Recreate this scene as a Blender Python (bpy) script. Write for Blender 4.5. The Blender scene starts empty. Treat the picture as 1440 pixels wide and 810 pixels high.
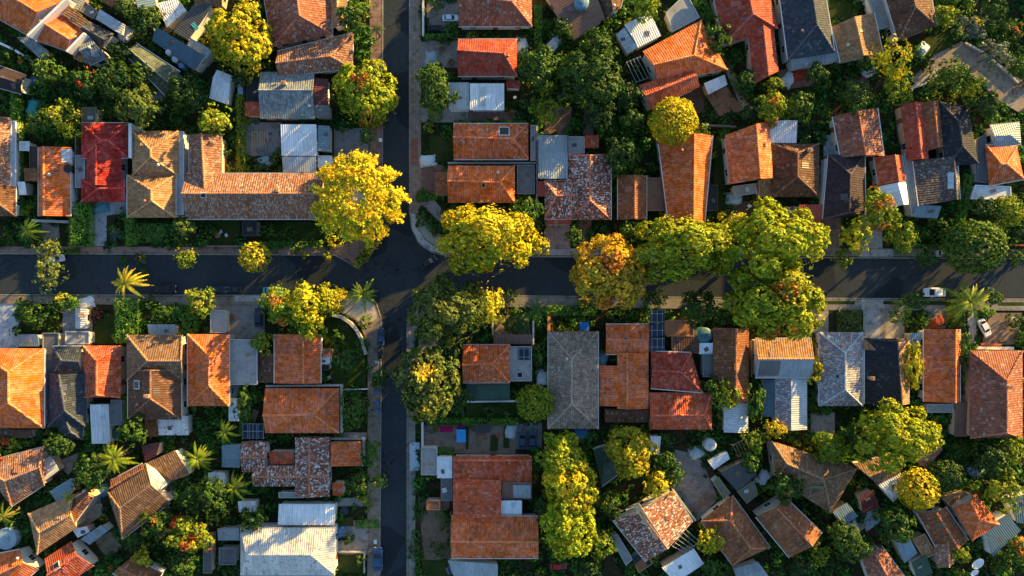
import bpy, math, random
import numpy as np
from mathutils import Vector, Matrix
from mathutils.bvhtree import BVHTree

random.seed(7)
RNG = np.random.default_rng(7)
SC = bpy.context.scene
COL = SC.collection
S = 0.14            # metres per photo pixel on the ground
HCAM = 140.0        # camera height


def wp(px, py, z=0.0):
    """photo pixel of a point that stands at height z -> world point"""
    k = S * (1.0 - z / HCAM)
    return Vector(((px - 720.0) * k, (405.0 - py) * k, z))


# ------------------------------------------------------------------ materials
def new_mat(name):
    m = bpy.data.materials.new(name)
    m.use_nodes = True
    nt = m.node_tree
    nt.nodes.clear()
    return m, nt


class NT:
    """tiny node-building helper"""
    def __init__(self, nt):
        self.nt = nt

    def n(self, typ, **kw):
        nd = self.nt.nodes.new(typ)
        for k, v in kw.items():
            setattr(nd, k, v)
        return nd

    def link(self, a, b):
        self.nt.links.new(a, b)

    def put(self, sock, v):
        if isinstance(v, bpy.types.NodeSocket):
            self.link(v, sock)
        elif v is not None:
            sock.default_value = v

    def math(self, op, a, b=None, c=None, clamp=False):
        nd = self.n('ShaderNodeMath', operation=op, use_clamp=clamp)
        self.put(nd.inputs[0], a)
        if b is not None: self.put(nd.inputs[1], b)
        if c is not None: self.put(nd.inputs[2], c)
        return nd.outputs[0]

    def vmath(self, op, a, b=None):
        nd = self.n('ShaderNodeVectorMath', operation=op)
        self.put(nd.inputs[0], a)
        if b is not None: self.put(nd.inputs[1], b)
        return nd.outputs[0]

    def mix(self, f, a, b, blend='MIX'):
        nd = self.n('ShaderNodeMix', data_type='RGBA', blend_type=blend)
        self.put(nd.inputs[0], f)
        self.put(nd.inputs[6], a)
        self.put(nd.inputs[7], b)
        return nd.outputs[2]

    def noise(self, vec, scale, detail=3.0, rough=0.55, dist=0.0):
        nd = self.n('ShaderNodeTexNoise')
        if vec is not None: self.link(vec, nd.inputs['Vector'])
        nd.inputs['Scale'].default_value = scale
        nd.inputs['Detail'].default_value = detail
        nd.inputs['Roughness'].default_value = rough
        nd.inputs['Distortion'].default_value = dist
        return nd.outputs['Fac']

    def step(self, v, lo, hi, a=0.0, b=1.0):
        nd = self.n('ShaderNodeMapRange', interpolation_type='SMOOTHSTEP')
        self.put(nd.inputs[0], v)
        nd.inputs[1].default_value = lo
        nd.inputs[2].default_value = hi
        nd.inputs[3].default_value = a
        nd.inputs[4].default_value = b
        return nd.outputs[0]

    def ramp(self, v, stops, const=False):
        nd = self.n('ShaderNodeValToRGB')
        cr = nd.color_ramp
        if const: cr.interpolation = 'CONSTANT'
        while len(cr.elements) < len(stops):
            cr.elements.new(0.5)
        for e, (p, c) in zip(cr.elements, stops):
            e.position = p
            e.color = (*c, 1.0)
        self.link(v, nd.inputs[0])
        return nd.outputs[0]

    def val(self, col, v):
        """colour times a scalar socket"""
        nd = self.n('ShaderNodeVectorMath', operation='SCALE')
        self.put(nd.inputs[0], col)
        self.put(nd.inputs[3], v)
        return nd.outputs[0]

    def bump(self, h, strength=0.6, dist=0.05):
        nd = self.n('ShaderNodeBump')
        nd.inputs['Strength'].default_value = strength
        nd.inputs['Distance'].default_value = dist
        self.link(h, nd.inputs['Height'])
        return nd.outputs[0]

    def out(self, col, rough=0.8, metal=0.0, spec=0.3, normal=None):
        p = self.n('ShaderNodeBsdfPrincipled')
        self.put(p.inputs['Base Color'], col)
        self.put(p.inputs['Roughness'], rough)
        self.put(p.inputs['Metallic'], metal)
        p.inputs['Specular IOR Level'].default_value = spec
        if normal is not None:
            self.link(normal, p.inputs['Normal'])
        o = self.n('ShaderNodeOutputMaterial')
        self.link(p.outputs[0], o.inputs[0])
        return p

    def oattr(self, name):
        nd = self.n('ShaderNodeAttribute', attribute_type='OBJECT', attribute_name=name)
        return nd.outputs['Fac']


def mat_tile():
    m, nt = new_mat('roof_tile'); N = NT(nt)
    oi = N.n('ShaderNodeObjectInfo')
    tc = N.n('ShaderNodeTexCoord')
    uv = tc.outputs['UV']
    sx = N.n('ShaderNodeSeparateXYZ'); N.link(uv, sx.inputs[0])
    u = N.math('MULTIPLY', sx.outputs[0], 1 / 0.44)
    v = N.math('MULTIPLY', sx.outputs[1], 1 / 0.46)
    cb = N.n('ShaderNodeCombineXYZ')
    N.link(N.math('FLOOR', u), cb.inputs[0]); N.link(N.math('FLOOR', v), cb.inputs[1])
    N.link(N.math('MULTIPLY', oi.outputs['Random'], 91.0), cb.inputs[2])
    wn = N.n('ShaderNodeTexWhiteNoise', noise_dimensions='3D'); N.link(cb.outputs[0], wn.inputs['Vector'])
    r1 = wn.outputs['Value']
    sc = N.n('ShaderNodeSeparateColor'); N.link(wn.outputs['Color'], sc.inputs[0])
    r2 = sc.outputs[0]
    vo = N.n('ShaderNodeTexVoronoi'); vo.inputs['Scale'].default_value = 4.6
    uvs = N.n('ShaderNodeVectorMath', operation='MULTIPLY'); N.link(uv, uvs.inputs[0]); uvs.inputs[1].default_value = (1.0, 0.62, 1.0)
    N.link(uvs.outputs[0], vo.inputs['Vector'])
    so_ = N.n('ShaderNodeSeparateColor'); N.link(vo.outputs['Color'], so_.inputs[0])
    r3 = so_.outputs[0]
    geo = N.n('ShaderNodeNewGeometry')
    pos = geo.outputs['Position']
    big = N.noise(pos, 0.22, 3, 0.6)
    mid = N.noise(pos, 1.3, 4, 0.65)
    streak_v = N.n('ShaderNodeVectorMath', operation='MULTIPLY'); N.link(uv, streak_v.inputs[0]); streak_v.inputs[1].default_value = (2.2, 0.28, 1)
    streak = N.noise(streak_v.outputs[0], 1.0, 3, 0.6)
    base = oi.outputs['Color']
    val = N.math('ADD', N.math('MULTIPLY', r1, 0.45), N.math('MULTIPLY', big, 1.0))
    val = N.math('ADD', val, N.math('MULTIPLY', streak, 0.85))
    val = N.math('ADD', val, N.math('MULTIPLY', mid, 0.5))
    val = N.math('SUBTRACT', N.math('MULTIPLY', val, 1.05), 0.54)
    val = N.math('MAXIMUM', val, 0.18)
    col = N.val(base, val)
    hv = N.n('ShaderNodeHueSaturation'); N.link(col, hv.inputs['Color']); N.link(N.step(N.noise(pos, 0.7, 4, 0.65), 0.3, 0.7, 0.90, 1.06), hv.inputs['Saturation'])
    col = hv.outputs[0]
    # bleached and sooty single tiles
    spots = N.oattr('spots')
    mo = N.oattr('mosaic')
    bleach = N.math('MULTIPLY', N.math('MULTIPLY', N.step(r2, 0.84, 0.98), N.step(N.noise(pos, 0.5, 3, 0.6), 0.35, 0.65)), N.math('MULTIPLY', spots, 0.75, clamp=True))
    col = N.mix(bleach, col, (0.55, 0.49, 0.41, 1))
    lich = N.math('MULTIPLY', N.step(N.noise(pos, 2.6, 5, 0.7), 0.60, 0.70), spots)
    col = N.mix(lich, col, (0.46, 0.44, 0.40, 1))
    soot = N.math('MULTIPLY', N.step(N.noise(pos, 0.55, 4, 0.7), 0.56, 0.74), N.math('ADD', N.math('MULTIPLY', spots, 0.5), 0.38))
    col = N.mix(soot, col, (0.055, 0.045, 0.04, 1))
    # patchwork of tiles of many colours
    mcol = N.ramp(r3, [(0, (0.06, 0.04, 0.035)), (0.16, (0.27, 0.075, 0.04)), (0.36, (0.38, 0.16, 0.08)), (0.54, (0.14, 0.06, 0.045)),
                       (0.64, (0.36, 0.35, 0.36)), (0.76, (0.74, 0.71, 0.68)), (0.90, (0.05, 0.055, 0.07))], const=True)
    mcol = N.mix(0.2, mcol, base)
    col = N.mix(mo, col, mcol)
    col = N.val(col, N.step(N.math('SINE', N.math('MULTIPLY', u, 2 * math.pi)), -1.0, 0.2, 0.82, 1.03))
    # barrel profile across, overlap steps along
    wave = N.math('SINE', N.math('MULTIPLY', u, 2 * math.pi))
    saw = N.math('FRACT', v)
    h = N.math('ADD', N.math('MULTIPLY', wave, 0.5), N.math('MULTIPLY', saw, -0.12))
    h = N.math('ADD', h, N.math('MULTIPLY', r2, 0.5))
    h = N.math('ADD', h, N.math('MULTIPLY', mid, 0.8))
    N.out(col, 0.82, 0, 0.25, N.bump(h, 0.75, 0.06))
    return m


def mat_metal():
    m, nt = new_mat('roof_sheet_metal'); N = NT(nt)
    oi = N.n('ShaderNodeObjectInfo')
    tc = N.n('ShaderNodeTexCoord'); uv = tc.outputs['UV']
    sx = N.n('ShaderNodeSeparateXYZ'); N.link(uv, sx.inputs[0])
    u, v = sx.outputs[0], sx.outputs[1]
    geo = N.n('ShaderNodeNewGeometry'); pos = geo.outputs['Position']
    wave = N.math('SINE', N.math('MULTIPLY', u, 2 * math.pi / 0.42))
    cb = N.n('ShaderNodeCombineXYZ')
    N.link(N.math('FLOOR', N.math('MULTIPLY', u, 1 / 1.7)), cb.inputs[0]); N.link(N.math('FLOOR', N.math('MULTIPLY', v, 1 / 3.4)), cb.inputs[1])
    N.link(N.math('MULTIPLY', oi.outputs['Random'], 37.0), cb.inputs[2])
    wn = N.n('ShaderNodeTexWhiteNoise', noise_dimensions='3D'); N.link(cb.outputs[0], wn.inputs['Vector'])
    st_v = N.n('ShaderNodeVectorMath', operation='MULTIPLY'); N.link(uv, st_v.inputs[0]); st_v.inputs[1].default_value = (2.5, 0.25, 1)
    streak = N.noise(st_v.outputs[0], 1.0, 4, 0.65)
    spots = N.oattr('spots')
    val = N.math('ADD', N.math('MULTIPLY', wn.outputs['Value'], 0.24), N.math('MULTIPLY', streak, 1.0))
    val = N.math('ADD', val, N.math('MULTIPLY', wave, 0.05))
    val = N.math('ADD', val, 0.32)
    col = N.val(oi.outputs['Color'], val)
    rust = N.math('MULTIPLY', N.step(N.noise(pos, 0.9, 5, 0.7), 0.52, 0.70), spots)
    col = N.mix(rust, col, (0.16, 0.075, 0.04, 1))
    dirt = N.math('MULTIPLY', N.step(N.noise(pos, 2.1, 5, 0.75), 0.55, 0.68), N.math('ADD', N.math('MULTIPLY', spots, 0.9), 0.12))
    col = N.mix(dirt, col, (0.08, 0.075, 0.07, 1))
    N.out(col, 0.5, 0.0, 0.4, N.bump(wave, 0.5, 0.05))
    return m


def mat_obj(name, rough=0.85, nscale=0.8, amp=0.5, spec=0.25, bump=0.0, grime=0.3):
    """weathered plain material in the object's own colour"""
    m, nt = new_mat(name); N = NT(nt)
    oi = N.n('ShaderNodeObjectInfo')
    geo = N.n('ShaderNodeNewGeometry'); pos = geo.outputs['Position']
    n1 = N.noise(pos, nscale, 5, 0.65)
    n2 = N.noise(pos, nscale * 5.3, 3, 0.6)
    val = N.math('ADD', N.math('MULTIPLY', n1, amp * 1.6), N.math('MULTIPLY', n2, amp * 0.7))
    val = N.math('ADD', val, 1.0 - amp * 1.15)
    col = N.val(oi.outputs['Color'], val)
    if grime:
        g = N.math('MULTIPLY', N.step(N.noise(pos, nscale * 1.9, 6, 0.72), 0.54, 0.72), grime)
        col = N.mix(g, col, (0.07, 0.06, 0.05, 1))
    N.out(col, rough, 0, spec, N.bump(n2, bump, 0.03) if bump else None)
    return m


def mat_leaf():
    m, nt = new_mat('foliage'); N = NT(nt)
    oi = N.n('ShaderNodeObjectInfo')
    geo = N.n('ShaderNodeNewGeometry')
    r = geo.outputs['Random Per Island']
    r2 = N.math('FRACT', N.math('MULTIPLY', r, 57.31))
    hs = N.n('ShaderNodeHueSaturation')
    N.link(N.math('ADD', N.math('MULTIPLY', r2, 0.05), 0.475), hs.inputs['Hue'])
    N.link(N.math('ADD', N.math('MULTIPLY', r, 1.0), 0.6), hs.inputs['Value'])
    N.link(oi.outputs['Color'], hs.inputs['Color'])
    big = N.noise(geo.outputs['Position'], 0.55, 2, 0.5)
    col = N.val(hs.outputs[0], N.math('ADD', N.math('MULTIPLY', big, 0.9), 0.6))
    # boughs of greener and yellower leaves within one crown
    gp = N.vmath('ADD', geo.outputs['Position'], N.val((40.0, 17.0, 9.0), oi.outputs['Random']))
    gr = N.step(N.noise(gp, 0.42, 3, 0.6), 0.40, 0.62)
    tint = N.n('ShaderNodeVectorMath', operation='MULTIPLY'); N.link(col, tint.inputs[0]); tint.inputs[1].default_value = (0.66, 0.88, 1.0)
    col = N.mix(gr, tint.outputs[0], col)
    d = N.n('ShaderNodeBsdfDiffuse'); N.link(col, d.inputs[0])
    t = N.n('ShaderNodeBsdfTranslucent'); N.link(col, t.inputs[0])
    g = N.n('ShaderNodeBsdfGlossy'); g.inputs['Roughness'].default_value = 0.55; g.inputs[0].default_value = (0.9, 0.9, 0.85, 1)
    a = N.n('ShaderNodeMixShader'); a.inputs[0].default_value = 0.22; N.link(d.outputs[0], a.inputs[1]); N.link(t.outputs[0], a.inputs[2])
    b = N.n('ShaderNodeMixShader'); b.inputs[0].default_value = 0.02; N.link(a.outputs[0], b.inputs[1]); N.link(g.outputs[0], b.inputs[2])
    o = N.n('ShaderNodeOutputMaterial'); N.link(b.outputs[0], o.inputs[0])
    return m


def mat_asphalt():
    m, nt = new_mat('asphalt'); N = NT(nt)
    geo = N.n('ShaderNodeNewGeometry'); pos = geo.outputs['Position']
    n1 = N.noise(pos, 0.12, 4, 0.6)
    n2 = N.noise(pos, 1.1, 5, 0.7)
    n3 = N.noise(pos, 14.0, 2, 0.6)
    tr = N.n('ShaderNodeVectorMath', operation='MULTIPLY'); N.link(pos, tr.inputs[0]); tr.inputs[1].default_value = (0.05, 1.5, 1)
    tr2 = N.n('ShaderNodeVectorMath', operation='MULTIPLY'); N.link(pos, tr2.inputs[0]); tr2.inputs[1].default_value = (1.5, 0.05, 1)
    s1 = N.noise(tr.outputs[0], 0.8, 3, 0.5); s2 = N.noise(tr2.outputs[0], 0.8, 3, 0.5)
    val = N.math('ADD', N.math('MULTIPLY', n1, 0.9), N.math('MULTIPLY', n2, 0.55))
    val = N.math('ADD', val, N.math('MULTIPLY', n3, 0.25))
    val = N.math('ADD', val, N.math('MULTIPLY', N.math('MINIMUM', s1, s2), 0.5))
    col = N.val((0.032, 0.040, 0.046), val)
    vor = N.n('ShaderNodeTexVoronoi', feature='DISTANCE_TO_EDGE'); vor.inputs['Scale'].default_value = 0.11
    wv = N.n('ShaderNodeTexNoise'); wv.inputs['Scale'].default_value = 0.7; wv.inputs['Detail'].default_value = 5; N.link(pos, wv.inputs['Vector'])
    wob = N.vmath('ADD', pos, N.val(wv.outputs['Color'], 3.2))
    N.link(wob, vor.inputs['Vector'])
    crack = N.math('MULTIPLY', N.step(vor.outputs[0], 0.0, 0.012, 1, 0), N.step(N.noise(pos, 0.09, 2), 0.42, 0.60))
    col = N.mix(N.math('MULTIPLY', crack, 0.75), col, (0.005, 0.006, 0.007, 1))
    vp = N.n('ShaderNodeTexVoronoi'); vp.inputs['Scale'].default_value = 0.16; N.link(pos, vp.inputs['Vector'])
    sep = N.n('ShaderNodeSeparateColor'); N.link(vp.outputs['Color'], sep.inputs[0])
    patch = N.step(sep.outputs[0], 0.80, 0.82)
    col = N.mix(N.math('MULTIPLY', patch, 0.6), col, (0.010, 0.014, 0.019, 1))
    dust = N.math('MULTIPLY', N.step(n2, 0.55, 0.75), 0.35)
    col = N.mix(dust, col, (0.045, 0.042, 0.04, 1))
    N.out(col, 0.9, 0, 0.12, N.bump(n3, 0.3, 0.02))
    return m


def mat_soil():
    m, nt = new_mat('garden_soil'); N = NT(nt)
    geo = N.n('ShaderNodeNewGeometry'); pos = geo.outputs['Position']
    n1 = N.noise(pos, 0.16, 5, 0.65); n2 = N.noise(pos, 1.4, 5, 0.7)
    f = N.math('ADD', N.math('MULTIPLY', n1, 0.7), N.math('MULTIPLY', n2, 0.4))
    col = N.ramp(f, [(0.36, (0.012, 0.022, 0.006)), (0.50, (0.022, 0.030, 0.009)), (0.60, (0.050, 0.032, 0.018)), (0.78, (0.085, 0.056, 0.034))])
    N.out(col, 0.95, 0, 0.1, N.bump(n2, 0.6, 0.08))
    return m


def mat_lawn():
    m, nt = new_mat('lawn_grass'); N = NT(nt)
    geo = N.n('ShaderNodeNewGeometry'); pos = geo.outputs['Position']
    n1 = N.noise(pos, 0.3, 4, 0.6); n2 = N.noise(pos, 5.0, 4, 0.75)
    f = N.math('ADD', N.math('MULTIPLY', n1, 0.65), N.math('MULTIPLY', n2, 0.45))
    col = N.ramp(f, [(0.35, (0.012, 0.028, 0.006)), (0.52, (0.025, 0.048, 0.009)), (0.66, (0.05, 0.055, 0.014)), (0.8, (0.08, 0.058, 0.026))])
    N.out(col, 0.95, 0, 0.1, N.bump(n2, 0.8, 0.06))
    return m


def mat_paving(name, slab=0.0):
    """concrete / brick surfaces in the object's own colour, with joints when slab > 0"""
    m, nt = new_mat(name); N = NT(nt)
    oi = N.n('ShaderNodeObjectInfo')
    geo = N.n('ShaderNodeNewGeometry'); pos = geo.outputs['Position']
    n1 = N.noise(pos, 0.35, 5, 0.65); n2 = N.noise(pos, 2.6, 5, 0.7)
    val = N.math('ADD', N.math('MULTIPLY', n1, 0.9), N.math('MULTIPLY', n2, 0.55))
    val = N.math('ADD', val, 0.28)
    if slab:
        bk = N.n('ShaderNodeTexBrick', offset=0.0)
        bk.inputs['Scale'].default_value = 1.0
        bk.inputs['Brick Width'].default_value = slab
        bk.inputs['Row Height'].default_value = slab
        bk.inputs['Mortar Size'].default_value = 0.03
        bk.inputs['Color1'].default_value = (1, 1, 1, 1); bk.inputs['Color2'].default_value = (0.82, 0.82, 0.82, 1); bk.inputs['Mortar'].default_value = (0.7, 0.7, 0.7, 1)
        N.link(pos, bk.inputs['Vector'])
        col = N.mix(1.0, N.val(oi.outputs['Color'], val), bk.outputs['Color'], 'MULTIPLY')
    else:
        col = N.val(oi.outputs['Color'], val)
    g = N.math('MULTIPLY', N.step(N.noise(pos, 0.8, 6, 0.75), 0.48, 0.68), 0.7)
    col = N.mix(g, col, (0.05, 0.048, 0.040, 1))
    N.out(col, 0.88, 0, 0.2, N.bump(n2, 0.3, 0.03))
    return m


def mat_plain(name, col, rough=0.5, metal=0.0, spec=0.5):
    m, nt = new_mat(name); N = NT(nt)
    geo = N.n('ShaderNodeNewGeometry')
    n1 = N.noise(geo.outputs['Position'], 3.0, 4, 0.6)
    c = N.val(col, N.math('ADD', N.math('MULTIPLY', n1, 0.4), 0.8))
    N.out(c, rough, metal, spec)
    return m


def mat_paint():
    m, nt = new_mat('car_paint'); N = NT(nt)
    oi = N.n('ShaderNodeObjectInfo')
    geo = N.n('ShaderNodeNewGeometry')
    n1 = N.noise(geo.outputs['Position'], 2.5, 4, 0.6)
    c = N.val(oi.outputs['Color'], N.math('ADD', N.math('MULTIPLY', n1, 0.3), 0.85))
    p = N.out(c, 0.4, 0.0, 0.3)
    p.inputs['Coat Weight'].default_value = 0.2
    p.inputs['Coat Roughness'].default_value = 0.12
    return m


def mat_solar():
    m, nt = new_mat('solar_cells'); N = NT(nt)
    tc = N.n('ShaderNodeTexCoord')
    bk = N.n('ShaderNodeTexBrick', offset=0.0)
    bk.inputs['Scale'].default_value = 1.0
    bk.inputs['Brick Width'].default_value = 1.0; bk.inputs['Row Height'].default_value = 1.6; bk.inputs['Mortar Size'].default_value = 0.05
    bk.inputs['Color1'].default_value = (0.010, 0.014, 0.030, 1); bk.inputs['Color2'].default_value = (0.014, 0.02, 0.04, 1); bk.inputs['Mortar'].default_value = (0.25, 0.27, 0.30, 1)
    N.link(tc.outputs['UV'], bk.inputs['Vector'])
    N.out(bk.outputs['Color'], 0.25, 0, 0.5)
    return m


M = {
    'tile': mat_tile(), 'metal': mat_metal(), 'flat': mat_obj('roof_concrete', 0.9, 0.5, 0.55, 0.2, 0.3, 0.55),
    'wall': mat_obj('wall_plaster', 0.9, 0.6, 0.25, 0.2, 0.1, 0.3), 'leaf': mat_leaf(), 'asphalt': mat_asphalt(), 'soil': mat_soil(), 'lawn': mat_lawn(),
    'pave': mat_paving('concrete_paving'), 'slab': mat_paving('slab_paving', 0.7), 'brick': mat_paving('brick_paving', 0.45),
    'bark': mat_plain('bark', (0.13, 0.09, 0.06), 0.9, 0, 0.1), 'palebark': mat_plain('pale_bark', (0.42, 0.33, 0.20), 0.9, 0, 0.1),
    'glass': mat_plain('window_glass', (0.012, 0.015, 0.018), 0.12, 0, 0.3), 'rubber': mat_plain('rubber', (0.015, 0.015, 0.015), 0.8),
    'chrome': mat_plain('alloy', (0.5, 0.5, 0.52), 0.35, 1.0), 'lamp': mat_plain('lamp_glass', (0.75, 0.75, 0.72), 0.15, 0, 0.6),
    'redlamp': mat_plain('tail_lamp_glass', (0.4, 0.02, 0.015), 0.2, 0, 0.6), 'paint': mat_paint(), 'solar': mat_solar(),
    'obj': mat_obj('painted_surface', 0.55, 1.5, 0.2, 0.4, 0, 0.12), 'cloth': mat_obj('canvas', 0.9, 1.2, 0.2, 0.1, 0.1, 0.1),
    'frame': mat_plain('window_frame_paint', (0.6, 0.6, 0.58), 0.5), 'wood': mat_obj('weathered_timber', 0.9, 1.6, 0.5, 0.15, 0.2, 0.3),
}


# ------------------------------------------------------------------ mesh + objects
class MB:
    """collects polygons (with planar uvs in metres) and links them as one mesh object"""
    def __init__(self):
        self.v, self.f = [], []

    def poly(self, pts):
        i = len(self.v)
        self.v.extend(Vector(p) for p in pts)
        self.f.append(tuple(range(i, i + len(pts))))

    def prism(self, ring, z0, z1, top=True, bottom=True):
        """ring: list of (x, y), counter-clockwise from above"""
        n = len(ring)
        a = [Vector((x, y, z0)) for x, y in ring]; b = [Vector((x, y, z1)) for x, y in ring]
        for i in range(n):
            j = (i + 1) % n
            self.poly((a[i], a[j], b[j], b[i]))
        if top: self.poly(b)
        if bottom: self.poly(a[::-1])

    def box(self, c, sx, sy, sz, rz=0.0, mat=None):
        """box with its base centre at c"""
        R = mat or Matrix.Rotation(rz, 3, 'Z')
        P = [Vector(c) + R @ Vector((x * sx / 2, y * sy / 2, z * sz)) for z in (0, 1) for x, y in ((-1, -1), (1, -1), (1, 1), (-1, 1))]
        for q in ((0, 1, 5, 4), (1, 2, 6, 5), (2, 3, 7, 6), (3, 0, 4, 7), (4, 5, 6, 7), (3, 2, 1, 0)):
            self.poly([P[k] for k in q])

    def tube(self, a, b, ra, rb, n=6, caps=True):
        a, b = Vector(a), Vector(b)
        d = (b - a).normalized()
        x = d.orthogonal().normalized(); y = d.cross(x)
        A = [a + (x * math.cos(t) + y * math.sin(t)) * ra for t in [2 * math.pi * k / n for k in range(n)]]
        B = [b + (x * math.cos(t) + y * math.sin(t)) * rb for t in [2 * math.pi * k / n for k in range(n)]]
        for k in range(n):
            j = (k + 1) % n
            self.poly((A[k], A[j], B[j], B[k]))
        if caps:
            self.poly(B); self.poly(A[::-1])

    def lathe(self, c, prof, n=20):
        """prof: list of (radius, z) from the base up"""
        c = Vector(c)
        rings = [[c + Vector((r * math.cos(2 * math.pi * k / n), r * math.sin(2 * math.pi * k / n), z)) for k in range(n)] for r, z in prof]
        for A, B in zip(rings, rings[1:]):
            for k in range(n):
                j = (k + 1) % n
                self.poly((A[k], A[j], B[j], B[k]))
        self.poly(rings[-1]); self.poly(rings[0][::-1])

    def mesh(self, name, mat, smooth=False):
        me = bpy.data.meshes.new(name)
        me.from_pydata([tuple(p) for p in self.v], [], self.f)
        uvl = me.uv_layers.new(name='UVMap')
        buf = []
        for f in self.f:
            P = [self.v[k] for k in f]
            n = Vector((0, 0, 0))
            for k in range(len(P)):
                n += P[k].cross(P[(k + 1) % len(P)])
            if n.length < 1e-12: n = Vector((0, 0, 1))
            n.normalize()
            if abs(n.z) > 0.9995: u = Vector((1, 0, 0))
            else: u = Vector((0, 0, 1)).cross(n).normalized()
            w = n.cross(u)
            for p in P: buf += [p.dot(u), p.dot(w)]
        uvl.data.foreach_set('uv', buf)
        if mat is not None: me.materials.append(mat)
        if smooth:
            me.polygons.foreach_set('use_smooth', [True] * len(me.polygons))
        me.update()
        return me

    def build(self, name, mat, parent=None, color=None, smooth=False, **props):
        return link(name, self.mesh(name, mat, smooth), parent, color, **props)


def link(name, data, parent=None, color=None, **props):
    o = bpy.data.objects.new(name, data)
    COL.objects.link(o)
    if parent is not None: o.parent = parent
    if color is not None: o.color = (*color, 1.0)
    for k, v in props.items(): o[k] = v
    return o


LABELS = {}


def tag(o, label, cat, group=None):
    o['label'] = label; o['category'] = cat
    if group: o['group'] = group
    LABELS[label] = LABELS.get(label, 0) + 1
    return o


def empty(name, label, cat, loc=(0, 0, 0), rz=0.0, group=None):
    o = bpy.data.objects.new(name, None)
    COL.objects.link(o)
    o.location = loc; o.rotation_euler = (0, 0, rz)
    o.empty_display_size = 0.3
    return tag(o, label, cat, group)


def rel(mb, loc):
    """move collected points into the frame of a parent standing at loc"""
    l = Vector(loc)
    mb.v = [p - l for p in mb.v]
    return mb


BLOCKERS = []        # footprints that keep the undergrowth away (world xy rings)


def ring_ccw(P):
    a = sum(P[i][0] * P[(i + 1) % len(P)][1] - P[(i + 1) % len(P)][0] * P[i][1] for i in range(len(P)))
    return P if a > 0 else P[::-1]
# ------------------------------------------------------------------ buildings
# colour, spots, mosaic, kind of covering
RC = {
    'orange': ((0.66, 0.145, 0.034), 0.15, 0, 'tile'), 'orspot': ((0.60, 0.135, 0.036), 0.55, 0, 'tile'), 'plain': ((0.70, 0.155, 0.046), 0.03, 0, 'tile'),
    'terra': ((0.48, 0.090, 0.032), 0.3, 0, 'tile'), 'terrspot': ((0.27, 0.085, 0.045), 0.8, 0.10, 'tile'),
    'red': ((0.40, 0.028, 0.018), 0.1, 0, 'tile'), 'redbrown': ((0.38, 0.062, 0.032), 0.2, 0, 'tile'), 'brown': ((0.25, 0.090, 0.036), 0.3, 0, 'tile'),
    'dbrown': ((0.12, 0.055, 0.030), 0.3, 0, 'tile'), 'taupe': ((0.21, 0.115, 0.060), 0.25, 0, 'tile'), 'tan': ((0.36, 0.19, 0.085), 0.2, 0, 'tile'),
    'brspot': ((0.29, 0.125, 0.060), 0.8, 0.35, 'tile'), 'mosaic': ((0.30, 0.11, 0.06), 0.5, 0.9, 'tile'), 'mosred': ((0.36, 0.12, 0.08), 0.8, 1.0, 'tile'),
    'mosblue': ((0.26, 0.31, 0.36), 1.0, 0.55, 'tile'), 'grey': ((0.20, 0.225, 0.23), 0.2, 0, 'tile'), 'mgrey': ((0.30, 0.225, 0.165), 1.0, 0.18, 'tile'),
    'dgspot': ((0.07, 0.065, 0.06), 1.0, 0.2, 'tile'), 'slate': ((0.040, 0.052, 0.068), 0.25, 0, 'tile'), 'black': ((0.024, 0.026, 0.033), 0.12, 0, 'tile'),
    'plum': ((0.042, 0.026, 0.032), 0.05, 0, 'tile'), 'olive': ((0.10, 0.12, 0.085), 0.15, 0, 'tile'), 'goldw': ((0.55, 0.55, 0.53), 0.75, 0, 'metal'),
    'white': ((0.74, 0.78, 0.82), 0.12, 0, 'metal'), 'lgrey': ((0.46, 0.50, 0.53), 0.35, 0, 'metal'), 'mtl': ((0.28, 0.33, 0.36), 0.3, 0, 'metal'),
    'blue': ((0.055, 0.11, 0.155), 0.2, 0, 'metal'), 'bluegrey': ((0.17, 0.26, 0.32), 0.2, 0, 'metal'), 'rust': ((0.19, 0.10, 0.07), 0.8, 0, 'metal'),
    'maroon': ((0.10, 0.022, 0.022), 0.2, 0, 'metal'), 'redm': ((0.34, 0.05, 0.03), 0.3, 0, 'metal'), 'green': ((0.018, 0.062, 0.042), 0.15, 0, 'metal'),
    'chipped': ((0.72, 0.72, 0.72), 1.0, 0, 'metal'), 'dmetal': ((0.06, 0.065, 0.07), 0.4, 0, 'metal'),
    'conc': ((0.30, 0.30, 0.29), 0, 0, 'flat'), 'dconc': ((0.13, 0.135, 0.14), 0, 0, 'flat'), 'wflat': ((0.62, 0.65, 0.68), 0, 0, 'flat'),
    'bflat': ((0.17, 0.095, 0.06), 0, 0, 'flat'), 'dbflat': ((0.07, 0.045, 0.035), 0, 0, 'flat'), 'oflat': ((0.36, 0.14, 0.06), 0, 0, 'flat'),
    'oliveflat': ((0.16, 0.15, 0.10), 0, 0, 'flat'), 'dark': ((0.030, 0.032, 0.036), 0, 0, 'flat'),
}
WALLC = [(0.66, 0.64, 0.58), (0.58, 0.50, 0.38), (0.70, 0.70, 0.68), (0.50, 0.36, 0.24), (0.62, 0.56, 0.46), (0.42, 0.40, 0.37)]


def quad_pts(q):
    if len(q) == 4 and not isinstance(q[0], (tuple, list)):
        x0, y0, x1, y1 = q
        return [(x0, y0), (x1, y0), (x1, y1), (x0, y1)]
    return list(q)


def W(q, kind, col, ia=0.0, ib=0.0, t=0.5, h=3.0, pitch=27.0, dh=1.6, other=None):
    """one wing of a building. q: photo quad of its eaves; kind: x / y ridge direction, s + side it falls to, f flat"""
    return dict(q=quad_pts(q), kind=kind, col=col, ia=ia, ib=ib, t=t, h=h, pitch=pitch, dh=dh, other=other or {})


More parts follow.
